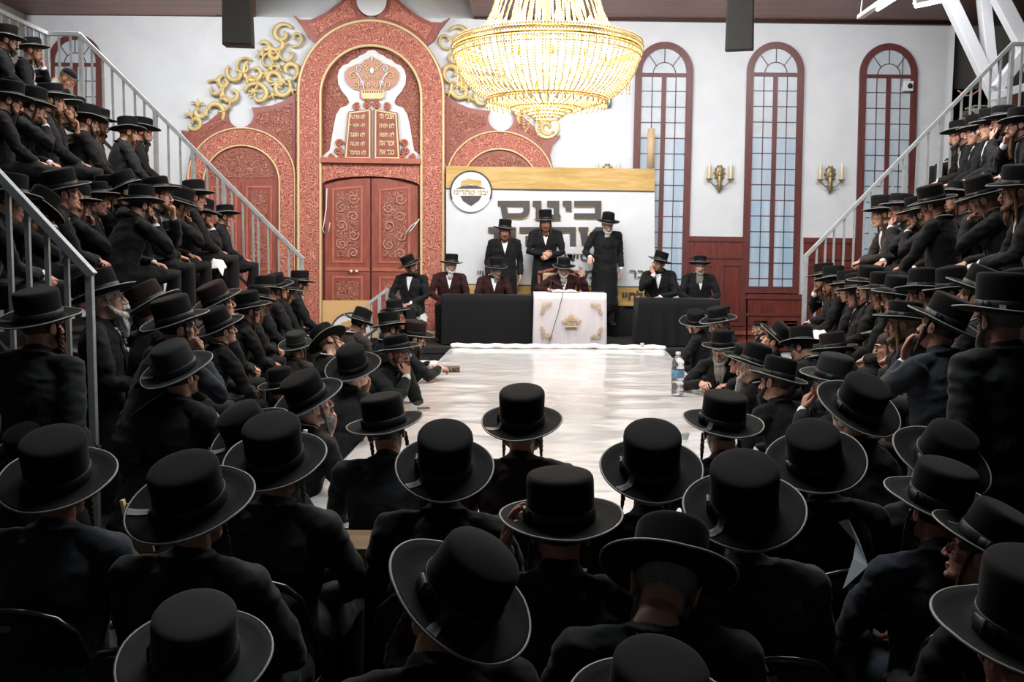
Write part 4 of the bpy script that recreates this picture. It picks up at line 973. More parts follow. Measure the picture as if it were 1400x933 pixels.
# ---------------------------------------------------------------- banner
def banner():
    M_BANW = mat('banner_vinyl_white', (.63, .645, .665), .45, bump=.25, ns=2.0, nd=3, bd=.08, scale=(1, 1, .5)); M_BANG = mat('banner_gold', (.52, .33, .10), .45, bump=.35, ns=2.4, bd=.12, scale=(.6, 1, 2.2)); M_INK = mat('banner_ink', (.055, .050, .050), .5)
    M_SHAD = mat('letter_edge_gold', (.60, .42, .20), .5)
    g = G(); nx, ny = 90, 56
    def pt(u, v): return (610+u*285, 227+4*u+v*193)
    def grid(v0, v1, off, th, m, name, parent=None):
        g = G(); vs = []; fs = []; n2 = max(4, int((v1-v0)*ny))
        for s in (0, 1):
            for j in range(n2+1):
                for i in range(nx+1):
                    u = i/nx; v = v0+(v1-v0)*j/n2; q = W(*pt(u, v), off)
                    amp = .05*math.exp(-v*5)+.010; q.y += s*th + amp*noise.noise(v3(u*5+v*3, v*3, 1.3))+.006*noise.noise(v3(u*16, v*9, 3))
                    vs.append(q)
        o = (nx+1)*(n2+1)
        for j in range(n2):
            for i in range(nx): a = j*(nx+1)+i; fs.append((a, a+nx+1, a+nx+2, a+1)); fs.append((o+a, o+a+1, o+a+nx+2, o+a+nx+1))
        g.add(vs, fs); return g.build(name, m, parent)
    YB = .30
    b = tag(grid(0, 1, YB, .006, M_BANW, 'banner'), 'white banner with gold bands and large dark Hebrew lettering', 'banner')
    grid(0, .155, YB+.008, .004, M_BANG, 'gold_band', b); grid(.842, 1, YB+.008, .004, M_BANG, 'gold_band', b)
    grid(.155, .166, YB+.010, .004, M_INK, 'dark_stripe', b); grid(.834, .842, YB+.010, .004, M_INK, 'dark_stripe', b)
    A = lambda pts: [(600+x/7.778, 220+y/7.778) for x, y in pts]; B = lambda pts: [(740+x/7.778, 220+y/7.778) for x, y in pts]
    let = [(A([(628, 425), (965, 425), (966, 530), (955, 570), (930, 596), (890, 612), (680, 612), (655, 482), (628, 482)]), [A([(722, 487), (900, 487), (898, 535), (885, 550), (860, 557), (735, 557)])]),
           (A([(997, 425), (1090, 425), (1090, 632), (1030, 632), (1030, 485), (997, 485)]), []),
           (A([(1152, 425), (1280, 425), (1280, 555), (1297, 590), (1288, 632), (1130, 632), (1130, 570), (1220, 570), (1220, 485), (1152, 485)]), []),
           (B([(228, 425), (322, 425), (322, 530), (260, 530), (260, 482), (228, 482)]), []),
           (B([(350, 425), (638, 425), (638, 612), (350, 612), (350, 558), (572, 558), (572, 485), (350, 485)]), []),
           (B([(395, 705), (500, 705), (500, 745), (488, 745), (505, 840), (625, 840), (625, 765), (575, 790), (540, 780), (545, 740), (580, 705), (690, 705), (690, 898), (432, 898), (412, 745), (395, 745)]), []),
           (A([(857, 705), (1457, 705), (1457, 900), (1395, 900), (1395, 762), (857, 762)]), []), (A([(920, 800), (985, 800), (985, 900), (920, 900)]), []),
           (A([(525, 705), (820, 705), (820, 900), (755, 900), (755, 762), (650, 762), (650, 900), (540, 900), (540, 850), (585, 850), (585, 762), (525, 762)]), [])]
    for px, holes in let:
        o = flat('banner_letter', px, YB+.035, .014, M_INK, b, holes=holes); 
        flat('letter_edge', [(x+.9, y+.9) for x, y in px], YB+.024, .008, M_SHAD, o, holes=[[(x+.9, y+.9) for x, y in h] for h in holes])
    for body, x, y, h, w, bd in (('חסידי', 796, 352, .115, .62, .02), ('בר', 871, 375, .13, .27, .012), ('מפי', 796, 375, .13, .42, .012), ('ליפו״', 668, 374, .15, .40, .008), ('לחיי', 865, 404, .17, .36, .035)):
        text('banner_text', body, x, y, h, YB+.035, M_INK, b, w=w, bold=bd)
    def emblem(cx, cy, off, par, k=1.0):
        e = flat('round_emblem', circ(cx, cy, 28*k), off, .012, mat('emblem_white', (.70, .71, .73), .5), par)
        g = G(); g.tube([W(x, y, off+.004) for x, y in arc(cx, cy, 28*k, 28*k, 200, -20, 30)], .014, 6); g.build('emblem_rim', M_INK, e)
        f = lambda pts: [(cx+(x-345)/7.778*k, cy+(y-330)/7.778*k) for x, y in pts]
        flat('emblem_roof', f([(180, 298), (265, 275), (340, 262), (420, 275), (505, 298)]), off+.012, .01, M_INK, e)
        flat('emblem_building', f([(243, 215), (290, 205), (320, 190), (345, 200), (400, 205), (455, 212), (455, 268), (400, 270), (345, 245), (300, 262), (232, 278)]), off+.012, .01, M_BANG, e)
        flat('emblem_shield', f([(232, 375), (460, 375), (430, 425), (345, 485), (262, 430)]), off+.012, .01, M_INK, e)
        text('emblem_text', 'יבני טהרינו', cx, cy+1*k, .075*k, off+.014, M_BANG, e, w=.58*k, bold=.01)
        return e
    emblem(644, 262, YB+.05, b)
    # tan board with the same emblem in front of the ark
    q = tag(flat('sign_board', [(441, 411), (506, 411), (506, 462), (441, 462)], 1.0, .03, mat('tan_vinyl', (.66, .40, .17), .5)), 'tan board with a white round emblem before the ark doors', 'sign')
    q2 = emblem(480, 456, 1.02, q, 1.0)
    g = G(); g.box(W(890, 203, .24), (.062, .012, .34)); 
    for z in (-.1, .05, .2): g.ell(W(890, 203, .255)+v3(0, 0, z), .008, 6, 4)
    tag(g.build('wooden_batten', mat('raw_pine', (.62, .44, .28), .6, vary=(.5, .34, .2), scale=(8, 8, 1), ns=5)), 'raw pine batten rising behind the banner corner', 'batten')

# ---------------------------------------------------------------- fixtures
def fixtures():
    M_SPK = mat('speaker_black', (.010, .011, .011), .6, bump=.3, ns=300, bd=.002)
    for (px, py, Y, tilt, yaw, lab, hw) in ((326, 28, 13.5, 4, 8, 'black loudspeaker hanging above the scrolls of the carved ark', 19), (1012, 34, 13.5, 10, -14, 'tilted black loudspeaker hanging between two arched windows', 18)):
        c = P(px, py, Y); t = thing('loudspeaker', c, lab, 'speaker', 'hanging loudspeakers'); t.rotation_euler = (R(tilt), 0, R(yaw))
        w = hw/100; h = .34
        g = G(); g.add([(-w, .16, -h), (w, .16, -h), (w*1.05, -.16, -h), (-w*1.05, -.16, -h), (-w*.92, .16, h), (w*.92, .16, h), (w*.97, -.16, h), (-w*.97, -.16, h)], [(0, 1, 2, 3), (7, 6, 5, 4), (0, 4, 5, 1), (1, 5, 6, 2), (2, 6, 7, 3), (3, 7, 4, 0)]); g.build('cabinet', M_SPK, t, False, bevel=.012)
        g = G(); g.box((0, -.172, 0), (w*.9, .008, h*.93)); g.build('grille', mat('grille_black', (.014, .015, .015), .7, bump=.5, ns=400, bd=.003), t, False, bevel=.004)
        g = G(); g.tube([(-.05, 0, h), (-.05, 0, h+2.2)], .006, 6); g.tube([(.06, .02, h), (.06, .02, h+2.2)], .008, 6); g.box((0, 0, h+.03), (.10, .05, .03)); g.build('hanger', M_DSTEEL, t)
    # wall sconces
    M_WAX = mat('candle_ivory', (.62, .55, .36), .5); 
    for i, (px, py, lab) in enumerate(((983, 245, 'brass two-candle sconce on the white panel right of the banner'), (1134, 246, 'brass two-candle sconce beside the rail and last arched window'), (830, 243, 'brass sconce whose candle tips rise above the gold banner edge'))):
        c = W(px, py); t = thing('wall_sconce', c, lab, 'lamp', 'two-candle wall sconces'); f = lambda x, y, z: v3(x/ppm, -z, -y/ppm)
        g = G(); g.ell(f(0, -8, .03), (.075, .03, .125), 14, 10); g.ell(f(0, -6, .055), (.04, .04, .07), 12, 8)
        for a in range(10): g.ell(f(6.5*math.cos(a*.628), -8+9.5*math.sin(a*.628), .03), (.022, .02, .024), 8, 6)
        g.tube([f(0, -2, .05), f(0, 6, .05), f(0, 12, .045), f(0, 18, .03)], [.05, .035, .055, .012], 10); g.build('back_plate', M_BRASS, t)
        for s in (-1, 1):
            g = G(); g.tube([f(s*2, 8, .05), f(s*6, 10, .07), f(s*10, 7, .08), f(s*13, 3, .08)], [.012, .013, .011, .010], 8); g.lathe([(.001, -.02), (.03, -.01), (.062, .008), (.060, .014), (.02, .01), (.001, .01)], 16, f(s*14.5, 1, .08)); a = g.build('arm', M_BRASS, t)
            g = G(); q = f(s*14.5, 1, .08); g.tube([q+v3(0, 0, .015), q+v3(0, 0, .19)], .030, 12); g.build('candle_sleeve', M_GOLDL, a)
            g = G(); g.tube([q+v3(0, 0, .19), q+v3(0, 0, .25), q+v3(0, 0, .30)], [.024, .026, .008], 10); g.build('candle_bulb', mat('frosted_bulb', (.66, .66, .62), .3), a)
    # small camera on the last window
    c = W(1239, 119); t = thing('security_camera', c, 'small white security camera box on the last arched window', 'camera')
    g = G(); g.box((0, -.06, 0), (.085, .05, .085)); g.build('housing', M_WHITE, t, False, bevel=.01); g = G(); g.ell((.02, -.12, 0), .045, 12, 8); g.build('lens_dome', M_SHOE, t)
    g = G(); g.tube([(-.09, -.03, .0), (-.09, -.03, .25), (-.09, -.02, .6)], .006, 6); g.build('cable', M_INKB, t)
    # lit sign behind the chandelier
    c = W(823, 138); t = thing('lit_sign', c, 'small teal lit sign partly behind the chandelier', 'sign'); g = G(); g.box((0, -.04, 0), (.16, .03, .11)); g.build('case', mat('navy_case', (.02, .06, .10), .4), t, False, bevel=.01)
    g = G(); g.tube([(.02, -.075, .06), (.09, -.075, .06), (.12, -.075, .03), (.12, -.075, -.04), (.09, -.075, -.06), (.0, -.075, -.06)], .012, 6); g.build('light_tube', mat('teal_neon', (.5, .85, .95), .4, emit=1.6), t)
    # white roof truss at the right
    t = thing('roof_truss', P(1350, 60, 14.6), 'white steel roof truss of crossing beams behind the stair railing', 'truss'); L0 = t.location.copy()
    def bm(a, b, w, Y=14.6, Y2=None): 
        g = G(); g.beam(P(*a, Y)-L0, P(*b, Y2 or Y)-L0, w, .16, up=(0, 1, 0)); g.build('beam', M_TRUSS, t, False, bevel=.008)
    bm((1251, -100), (1372, 155), .17); bm((1335, -100), (1356, 112), .15, 14.75, 14.6); bm((1315, -100), (1440, 137), .20, 14.4); bm((1362, 122), (1420, 46), .15, 14.3); bm((1352, 134), (1520, 84), .11, 14.2, 13.8); bm((1392, 60), (1480, 212), .18, 14.4)
    g = G(); g.tube([P(1310+i*9, 124+7*math.sin(i*1.1)+i*.5, 15.2) for i in range(10)], .012, 6); tag(g.build('orange_cable', mat('orange_cable', (.42, .15, .08), .5)), 'orange cable sagging in the dark recess behind the railing', 'cable')
    g = G(); g.box(P(1343, 158, 16.5), (.22, .16, .10)); g.box(P(1343, 156, 16.5)+v3(0, -.05, .1), (.24, .18, .012)); tag(g.build('storage_box', mat('pale_green_plastic', (.30, .36, .24), .5), smooth=False, bevel=.015), 'pale green box on a ledge in the recess', 'box')
    g = G(); g.box(P(1386, 150, 16.8), (.16, .03, .35)); g.box(P(1386, 150, 16.75), (.11, .02, .28)); tag(g.build('cupboard_door', mat('brown_board', (.16, .07, .04), .6), smooth=False, bevel=.01), 'brown board door behind the white truss', 'board')
    # fluorescent lamps
    for (a, b, Y, Y2, lit, lab) in (((1176, 27), (1226, -6), 11.0, 8.4, ((1209, 4), (1232, -12)), 'hanging fluorescent batten with its far end unlit'), ((1250, 7), (1300, -4), 9.0, 9.0, ((1258, 4), (1300, -5)), 'glowing fluorescent tube beside the white truss')):
        A_ = P(*a, Y); B_ = P(*b, Y2); t = thing('fluorescent_lamp', A_, lab, 'lamp', 'fluorescent ceiling lamps'); 
        g = G(); g.beam(v3(0, 0, .03), B_-A_+v3(0, 0, .03), .07, .045); g.build('batten', M_WHITE, t, False, bevel=.006)
        g = G(); k0 = .55 if a[0] < 1200 else .05; d = B_-A_; g.tube([d*k0+v3(0, 0, -.012), d*.97+v3(0, 0, -.012)], .018, 10); g.build('tube', mat('lit_tube', (1, 1, 1), .4, emit=4, ecol=(.93, .96, 1)), t)
        g = G(); g.tube([v3(0, 0, .05), v3(.02, 0, .3), v3(.02, 0, 6.25-A_.z)], .006, 6); g.build('hanging_wire', M_WHITE, t)

M_INKB = mat('black_cable', (.02, .02, .02), .5)
# ---------------------------------------------------------------- railings
def railing(label, path, Y, xs, posts, drop, grp, rr=.026, Y2=None, foot=None):
    base = P(*path[0], Y); t = thing('stair_railing', v3(base.x, Y, 0), label, 'railing', grp); L0 = t.location.copy()
    Yf = (lambda x: Y) if Y2 is None else (lambda x: Y+(Y2-Y)*(x-path[0][0])/(path[-1][0]-path[0][0]))
    q = [P(x, y, Yf(x))-L0 for x, y in path]
    g = G()
    for a, b in zip(q, q[1:]): g.beam(a, b, rr*2, rr*1.7, up=(0, 1, 0) if False else (0, 0, 1))
    for a in q[1:-1]: g.ell(a, rr*1.05, 8, 6)
    g.build('handrail', M_STEEL, t, False, bevel=.004)
    def yat(x):
        for (x0, y0), (x1, y1) in zip(path, path[1:]):
            if min(x0, x1) <= x <= max(x0, x1): return y0+(y1-y0)*(x-x0)/(x1-x0)
        return path[-1][1]
    for x in xs:
        a = P(x, yat(x), Yf(x))-L0; g = G(); g.box(a+v3(0, 0, -drop/2), (.0125, .0125, drop/2)); g.build('baluster', M_STEEL, t, False)
    for x in posts:
        a = P(x, yat(x), Yf(x))-L0; dd = a.z if foot is None else a.z-foot; g = G(); g.box(a+v3(0, 0, -dd/2), ((.027, .027) if foot != 0 else (.020, .020))+(dd/2,)); g.build('post', M_STEEL, t, False, bevel=.003)
    # lower bar tying the balusters together
    g = G()
    for a, b in zip(q, q[1:]): g.beam(a-v3(0, 0, drop), b-v3(0, 0, drop), .04, .04)
    g.build('bottom_bar', M_DSTEEL, t, False)
def rails():
    railing('long sloping steel railing at the far end of the left stand', [(64, 46), (109, 47), (415, 355)], 13.5, [80, 96, 125, 140, 153, 168.5, 184, 197, 229.5, 246, 283, 297, 317, 332, 346, 352+1, 366.5, 381, 395], [64, 110, 212, 264, 306, 412], 1.12, 'steel stair railings', .03)
    a = P(64, 46, 13.5); t = thing('stair_railing', a, 'level steel railing along the top of the left stand', 'railing', 'steel stair railings')
    g = G(); g.beam(v3(0, 0, 0), v3(0, -5.5, .0), .06, .05); g.build('handrail', M_STEEL, t, False)
    for k in range(26): g = G(); g.box((0, -.2-k*.2, -.5), (.0125, .0125, .5)); g.build('baluster', M_STEEL, t, False)
    g = G(); g.box((0, -2.75, -1.02), (.03, 2.75, .02)); g.build('bottom_bar', M_DSTEEL, t, False)
    railing('thick steel railing sloping down at the near end of the left stand', [(-60, 177), (127, 377)], 5.6, [-42, -16, 10.5, 36.5, 63.5, 90.5], [122], 1.0, 'steel stair railings', .028, foot=0)
    railing('sloping steel railing at the far end of the right stand', [(1100, 352), (1384, 60), (1440, 62)], 13.5, [1117, 1129, 1141, 1155, 1169, 1183, 1206, 1221, 1255, 1270, 1302, 1315, 1328, 1341, 1355, 1369, 1398, 1413], [1102, 1194, 1238, 1288, 1384], 1.12, 'steel stair railings', .028)
    # little rail of the platform steps
    railing('short steel rail at the platform steps beside the ark', [(500, 418), (531, 395)], 15.6, [508], [519, 530], .5, 'steel stair railings', .028, foot=.3)

# ---------------------------------------------------------------- stands
TIERS = {}
def stands():
    M_DECK = mat('stand_plywood_black', (.030, .029, .028), .75, vary=(.022, .021, .02), ns=8)
    ro = R(2.2)
    for side, lab in ((-1, 'stepped seating stand packed with men on the left side'), (1, 'stepped seating stand packed with men on the right side')):
        x0 = (-2.62 if side < 0 else 3.45)
        t = thing('seating_stand', (x0, 0, 0), lab, 'stand', 'stepped seating stands', 0); t.rotation_euler = (0, 0, 0)
        skew = -.075 if side < 0 else .02
        for k in range(4 if side < 0 else 3):
            for Y0, Y1 in ((5.8, 13.45),) if side < 0 else ((7.6, 13.45),):
                g = G(); z = .5+.9*k-.03; xa = side*(.05+.85*k); xb = side*(.05+.85*(k+1)+.45)
                c = [(xa+skew*(Y0-10), Y0), (xb+skew*(Y0-10), Y0), (xb+skew*(Y1-10), Y1), (xa+skew*(Y1-10), Y1)]
                g.add([(x, y, z-.06) for x, y in c]+[(x, y, z) for x, y in c], [(3, 2, 1, 0), (4, 5, 6, 7), (0, 1, 5, 4), (1, 2, 6, 5), (2, 3, 7, 6), (3, 0, 4, 7)]); g.build('footboard', M_DECK, t, False)
                xs_ = side*(.55+.85*k); xe = side*(.95+.85*k); zs = z+.44
                c = [(xs_+skew*(Y0-10), Y0), (xe+skew*(Y0-10), Y0), (xe+skew*(Y1-10), Y1), (xs_+skew*(Y1-10), Y1)]
                g = G(); g.add([(x, y, zs-.05) for x, y in c]+[(x, y, zs) for x, y in c], [(3, 2, 1, 0), (4, 5, 6, 7), (0, 1, 5, 4), (1, 2, 6, 5), (2, 3, 7, 6), (3, 0, 4, 7)]); g.build('seat_board', M_DECK, t, False)
                g = G()
                for yy in [Y0+.15+i*(Y1-Y0-.3)/5 for i in range(6)]: g.box(((xs_+xe)/2+skew*(yy-10), yy, zs/2-.03), (.03, .03, zs/2-.03))
                g.build('support_frame', M_DSTEEL, t, False)

# ---------------------------------------------------------------- platform and its tables
def drape(g, x0, x1, y0, y1, zt, zb, seed=0, flare=.03, nf=18):
    n = 140; per = 2*(x1-x0)+2*(y1-y0); ring = []
    for i in range(n):
        s = per*i/n
        if s < x1-x0: p = (x0+s, y0, 0, -1)
        elif s < x1-x0+y1-y0: p = (x1, y0+s-(x1-x0), 1, 0)
        elif s < 2*(x1-x0)+y1-y0: p = (x1-(s-(x1-x0)-(y1-y0)), y1, 0, 1)
        else: p = (x0, y1-(s-2*(x1-x0)-(y1-y0)), -1, 0)
        ring.append((p, s))
    vs = []; fs = []; rows = 8
    for j in range(rows+1):
        t = j/rows
        for (p, s) in ring:
            w = (noise.noise(v3(s*2.4, seed, t*.4))*1.2+math.sin(s*nf/per*2*PI+seed)*.4)*flare*t*1.3+flare*t*.5
            vs.append((p[0]+p[2]*w, p[1]+p[3]*w, zt+(zb-zt)*t+(.006 if j == 0 else 0)))
    for j in range(rows):
        for i in range(n): a = j*n+i; b = j*n+(i+1) % n; fs.append((a, a+n, b+n, b))
    fs.append(tuple(range(n))[::-1][::-1]); g.add(vs, fs); return g
def platform():
    M_STG = mat('black_stage_skirt', (.012, .012, .013), .85, bump=.4, ns=3, scale=(8, 8, .3), bd=.05)
    xa = P(527, 420, 15.0).x; xb = P(1012, 420, 15.0).x
    g = G(); g.box(((xa+xb)/2, 16.15, .66), ((xb-xa)/2, 1.28, .05)); g.box(((xa+xb)/2, 16.15, .31), ((xb-xa)/2-.01, 1.27, .31))
    tag(g.build('stage_platform', M_STG, smooth=False, bevel=.01), 'low black stage carrying the draped tables before the banner', 'stage')
    xa = P(604, 400, 15.3).x; xb = P(727, 400, 15.3).x
    g = drape(G(), xa, xb, 15.2, 15.85, 1.475, .73, 1, .02); tag(g.build('draped_table', M_BLACK), 'table under black cloth left of the white desk', 'table', 'black draped platform tables')
    g = G(); 
    xa = P(873, 400, 15.25).x; xb = P(984, 400, 15.25).x
    g = drape(G(), xa, xb, 15.2, 15.85, 1.44, .73, 4, .05); tag(g.build('draped_table', M_BLACK), 'table under black cloth right of the white desk', 'table', 'black draped platform tables')
    xa = P(730, 400, 15.05).x; xb = P(829.5, 400, 15.05).x; zt = P(780, 401.5, 15.05).z
    g = G(); drape(g, xa, xb, 15.05, 15.6, zt, .73, 9, .012, 26); M_CL = mat('white_brocade', (.60, .56, .59), .7, bump=.2, ns=30, bd=.004)
    d = tag(g.build('draped_desk', M_CL), 'reading desk under white cloth with gold embroidered crown', 'desk')
    # embroidery on the front
    M_EMB = mat('gold_thread', (.52, .38, .20), .5)
    f = lambda x, y: P(x, y, 15.02)+v3(0, -.012, 0)
    def orn(cx, cy, sx, sy, nm):
        g = G()
        for (r, a, t, ox, oy) in ((4.5, 0, 1.2, 0, 0), (3.5, 2, -1.2, 5, -1), (3.5, 1, 1.2, -1, 5), (2.5, 3, 1.1, 9, -3), (2.5, 4, -1.1, -3, 9)):
            g.tube([f(cx+sx*x, cy+sy*y) for x, y in spiral(ox, oy, r, .6, a, t, 16)], .0075, 5)
        g.build(nm, M_EMB, d)
    orn(744, 418, 1, 1, 'corner_embroidery'); orn(818, 419, -1, 1, 'corner_embroidery'); orn(744, 457, 1, -1, 'corner_embroidery'); orn(818, 458, -1, -1, 'corner_embroidery')
    g = G()
    for s in (-1, 1):
        for (x, y, r, a, t) in ((3, 0, 3, 0, 1.3), (6, -1, 3.2, 1, -1.2), (9, 2, 2.5, 2, 1.1), (4, 5, 2.5, 3, 1.2), (2, -5, 2.5, 4, 1.2), (5, 9, 2, 1, 1.2), (12, 1, 1.5, 0, 1)): g.tube([f(781+s*p[0], 438+p[1]) for p in spiral(x, y, r, .5, a, t, 16)], .0075, 5)
    g.tube([f(781, 428), f(781, 447)], .007, 5); g.tube([f(773, 447), f(789, 447)], .012, 5); g.build('crown_embroidery', M_EMB, d)
    # open book, microphone and cable on the desk
    t = thing('open_book', P(772, 398, 15.25), 'open book with pale pages lying on the white desk', 'book'); t.location.z = zt+.008
    for s in (-1, 1):
        g = G(); vs = []; n = 8
        for k in range(n+1): x = s*.20*k/n; z = .012+.035*math.sin(PI*min(1, k/n*.9+.08)); vs += [(x, -.13, z), (x, .13, z), (x, -.13, 0), (x, .13, 0)]
        fs = []
        for k in range(n): a = 4*k; fs += [(a, a+4, a+5, a+1), (a+2, a+3, a+7, a+6), (a, a+2, a+6, a+4), (a+1, a+5, a+7, a+3)]
        g.add(vs, fs); g.build('page_block', mat('paper', (.62, .60, .50), .7), t)
    g = G(); g.box((0, 0, .0), (.215, .14, .004)); g.build('cover', mat('book_cover_dark', (.05, .03, .025), .5), t)
    t = thing('microphone', P(752, 398, 15.35), 'thin black microphone on the white desk, cable hanging in front', 'microphone'); t.location.z = zt+.01; L0 = t.location.copy()
    g = G(); g.lathe([(.001, 0), (.05, 0), (.05, .015), (.001, .02)], 16); g.build('base', M_INKB, t); g = G(); m_ = P(770, 391, 15.4)-L0; g.tube([(0, 0, .01), (.02, .05, .18), m_*.8+v3(0, 0, .03), m_], .006, 6); g.build('gooseneck', M_INKB, t); g = G(); g.ell(m_, (.018, .03, .018), 10, 8); g.build('capsule', M_INKB, t)
    g = G(); g.tube([P(770, 401, 15.02)-L0+v3(0, -.01, .01), P(763, 428, 15.0)-L0, P(757, 448, 14.98)-L0, P(750, 472, 14.96)-L0], .005, 6); g.build('cable', M_INKB, t)
    vs = []; fs = []; xa2, xb2 = P(600, 400, 17).x, P(1000, 400, 17).x; n = 120; g = G()
    for j in range(2):
        for i in range(n+1): x = xa2+(xb2-xa2)*i/n; vs.append((x, 17.08+.02*math.sin(i*.9)+.012*math.sin(i*2.3), (1.22, .72)[j]))
    o_ = len(vs); vs += [(x, y+.008, z) for x, y, z in vs]
    for i in range(n): fs.append((i, i+n+1, i+n+2, i+1)); fs.append((o_+i, o_+i+1, o_+i+n+2, o_+i+n+1)); fs.append((i, i+1, o_+i+1, o_+i))
    g.add(vs, fs); g.beam((xa2, 17.08, 1.23), (xb2, 17.08, 1.23), .025); tag(g.build('stage_curtain', M_BLACK), 'low black curtain along the back of the stage under the banner', 'curtain')
    # carved armchair behind the desk
    c = P(765, 400, 16.02); t = thing('armchair', (c.x, 16.05, .72), 'carved armchair with tan padded back behind the old man', 'chair', None)
    M_TAN = mat('tan_leather', (.42, .27, .16), .5); M_CARV = mat('carved_red_brown', (.16, .05, .035), .4)
    g = G(); g.box((0, 0, .44), (.30, .27, .05)); g.build('seat', M_TAN, t, False, bevel=.02)
    g = G(); g.box((0, .27, .80), (.27, .035, .30)); g.build('backrest', M_TAN, t, False, bevel=.03)
    g = G(); g.tube([(-.31, .28, .45), (-.32, .29, .8), (-.33, .30, 1.08)], .028, 8); g.tube([(.31, .28, .45), (.32, .29, .8), (.33, .30, 1.08)], .028, 8); g.tube([(-.33, .29, 1.08), (-.2, .29, 1.13), (0, .29, 1.17), (.2, .29, 1.13), (.33, .29, 1.08)], .03, 8)
    for k in range(9): g.ell((-.32+.08*k, .28, 1.13+.03*math.cos((k-4)*.8)), .032, 8, 6)
    g.build('carved_frame', M_CARV, t)
    for s in (-1, 1):
        g = G(); g.tube([(s*.32, .26, .70), (s*.33, 0, .70), (s*.33, -.24, .68)], .028, 8); g.tube([(s*.33, -.22, .68), (s*.31, -.22, .45)], .022, 8); g.build('armrest', M_CARV, t)
        for y in (-.22, .24): g = G(); g.tube([(s*.27, y, .42), (s*.28, y, 0.01)], [.03, .022], 8); g.build('leg', M_CARV, t)
    for (px, Y, lab) in ((617, 16.15, 'dark chair under the man in maroon velvet'), (678, 16.15, 'dark chair under the grey-bearded man in maroon'), (902, 16.1, 'dark chair under the man with chin on hand'), (957, 16.1, 'dark chair under the man with folded hands'), (560, 15.9, 'dark chair under the man with the white fringed cloth')):
        c = P(px, 400, Y); folding(v3(c.x, Y, .72), R(180), lab, None)
    # fringed white cloths on laps
    for (px, py, Y, sc, lab) in ((571, 424, 15.55, 1.0, 'white fringed garment cloth over a lap at the platform edge'), (296, 357, 10.75, .6, 'white cloth spread on a knee in the second row on the left'), (1122, 455, 10.9, .8, 'white cloth on a boy\'s lap beside the right rail post'), (201, 357, 8.9, .35, 'crumpled white tissue by a hand on the left stand'), (1334, 362, 8.0, .4, 'crumpled white cloth by outstretched hands on the right')):
        lapcloth(px, py, Y, sc, lab)
def lapcloth(px, py, Y, sc, lab):
    g = G()
    c = P(px, py, Y); vs = []; fs = []; n = 10
    for j in range(n+1):
        for i in range(n+1):
            u, v = i/n-.5, j/n-.5; vs.append((c.x+u*.30*sc, c.y+v*.26*sc, c.z+(.02-.9*max(0, abs(u)-.25)*.6*(1 if u > 0 else .8)+.05*noise.noise(v3(u*4+px, v*4, 2))-.35*max(0, -v-.1))*sc))
    for j in range(n):
        for i in range(n): a = j*(n+1)+i; fs.append((a, a+1, a+n+2, a+n+1))
    o = len(vs); vs += [(x, y, z-.008) for x, y, z in vs]; fs += [tuple(o+k for k in f_[::-1]) for f_ in fs]
    g.add(vs, fs); fc = tag(g.build('fringed_cloth', M_SHIRT), lab, 'cloth', 'white cloths on laps')
    if sc > .7: g = G(); a = v3(c.x+.06, c.y-.12*sc, c.z-.02); g.tube([a, a-v3(.01, .02, .12), a-v3(.012, .02, .27*sc)], .007, 6); g.build('fringe', M_SHIRT, fc)

def folding(loc, rz, lab, grp, label_sticker=False, proto={}):
    if 'p' not in proto:
        M_CH = mat('chair_black_gloss', (.011, .012, .013), .22, coat=.5); M_ST = mat('chair_sticker', (.16, .165, .17), .6)
        t = thing('folding_chair', (0, 0, 0), lab, 'chair'); 
        g = G(); 
        for s in (-1, 1): g.tube([(s*.225, .20, .02), (s*.225, .02, .42), (s*.222, -.17, .72), (s*.205, -.215, .84)], .0125, 8)
        g.tube([(-.205, -.215, .84), (-.15, -.235, .895), (-.07, -.245, .915), (0, -.248, .92), (.07, -.245, .915), (.15, -.235, .895), (.205, -.215, .84)], .0125, 8); g.build('back_frame', M_CH, t)
        for s in (-1, 1): g = G(); g.tube([(s*.20, -.20, .02), (s*.20, .0, .25), (s*.20, .16, .44)], .011, 8); g.build('rear_leg', M_CH, t)
        g = G(); g.tube([(-.20, -.16, .07), (.20, -.16, .07)], .009, 8); g.tube([(-.222, .15, .13), (.222, .15, .13)], .009, 8); g.build('stretcher', M_CH, t)
        g = G(); g.box((0, .02, .428), (.20, .20, .010)); g.build('seat', M_CH, t, False, bevel=.008)
        g = G(); vs = []; fs = []; n = 16
        for s in (0, 1):
            for j in range(7):
                for i in range(n+1):
                    u = i/n*2-1; v = j/6; top = .905-.055*abs(u)**2.6; z = .70+(top-.70)*v; y = -.170-.075*v-.028*(1-u*u); vs.append((u*.205, y+s*.006, z))
        o = 7*(n+1)
        for j in range(6):
            for i in range(n): a = j*(n+1)+i; fs.append((a, a+1, a+n+2, a+n+1)); fs.append((o+a, o+a+n+1, o+a+n+2, o+a+1))
        g.add(vs, fs); bp = g.build('back_panel', M_CH, t)
        g = G(); g.box((-.02, -.272, .868), (.028, .002, .011), Matrix.Rotation(R(-12), 3, 'X')); g.build('sticker', M_ST, bp, False)
        for s in (-1, 1):
            for y, z in ((.20, .012), ): g = G(); g.box((s*.225, y+.004, z), (.016, .02, .012)); g.build('foot', M_CH, t, False)
        proto['p'] = t
    else: t = copy_tree(proto['p'])
    t.location = loc; t.rotation_euler = (0, 0, rz); tag(t, lab, 'chair', grp or 'black folding chairs'); return t

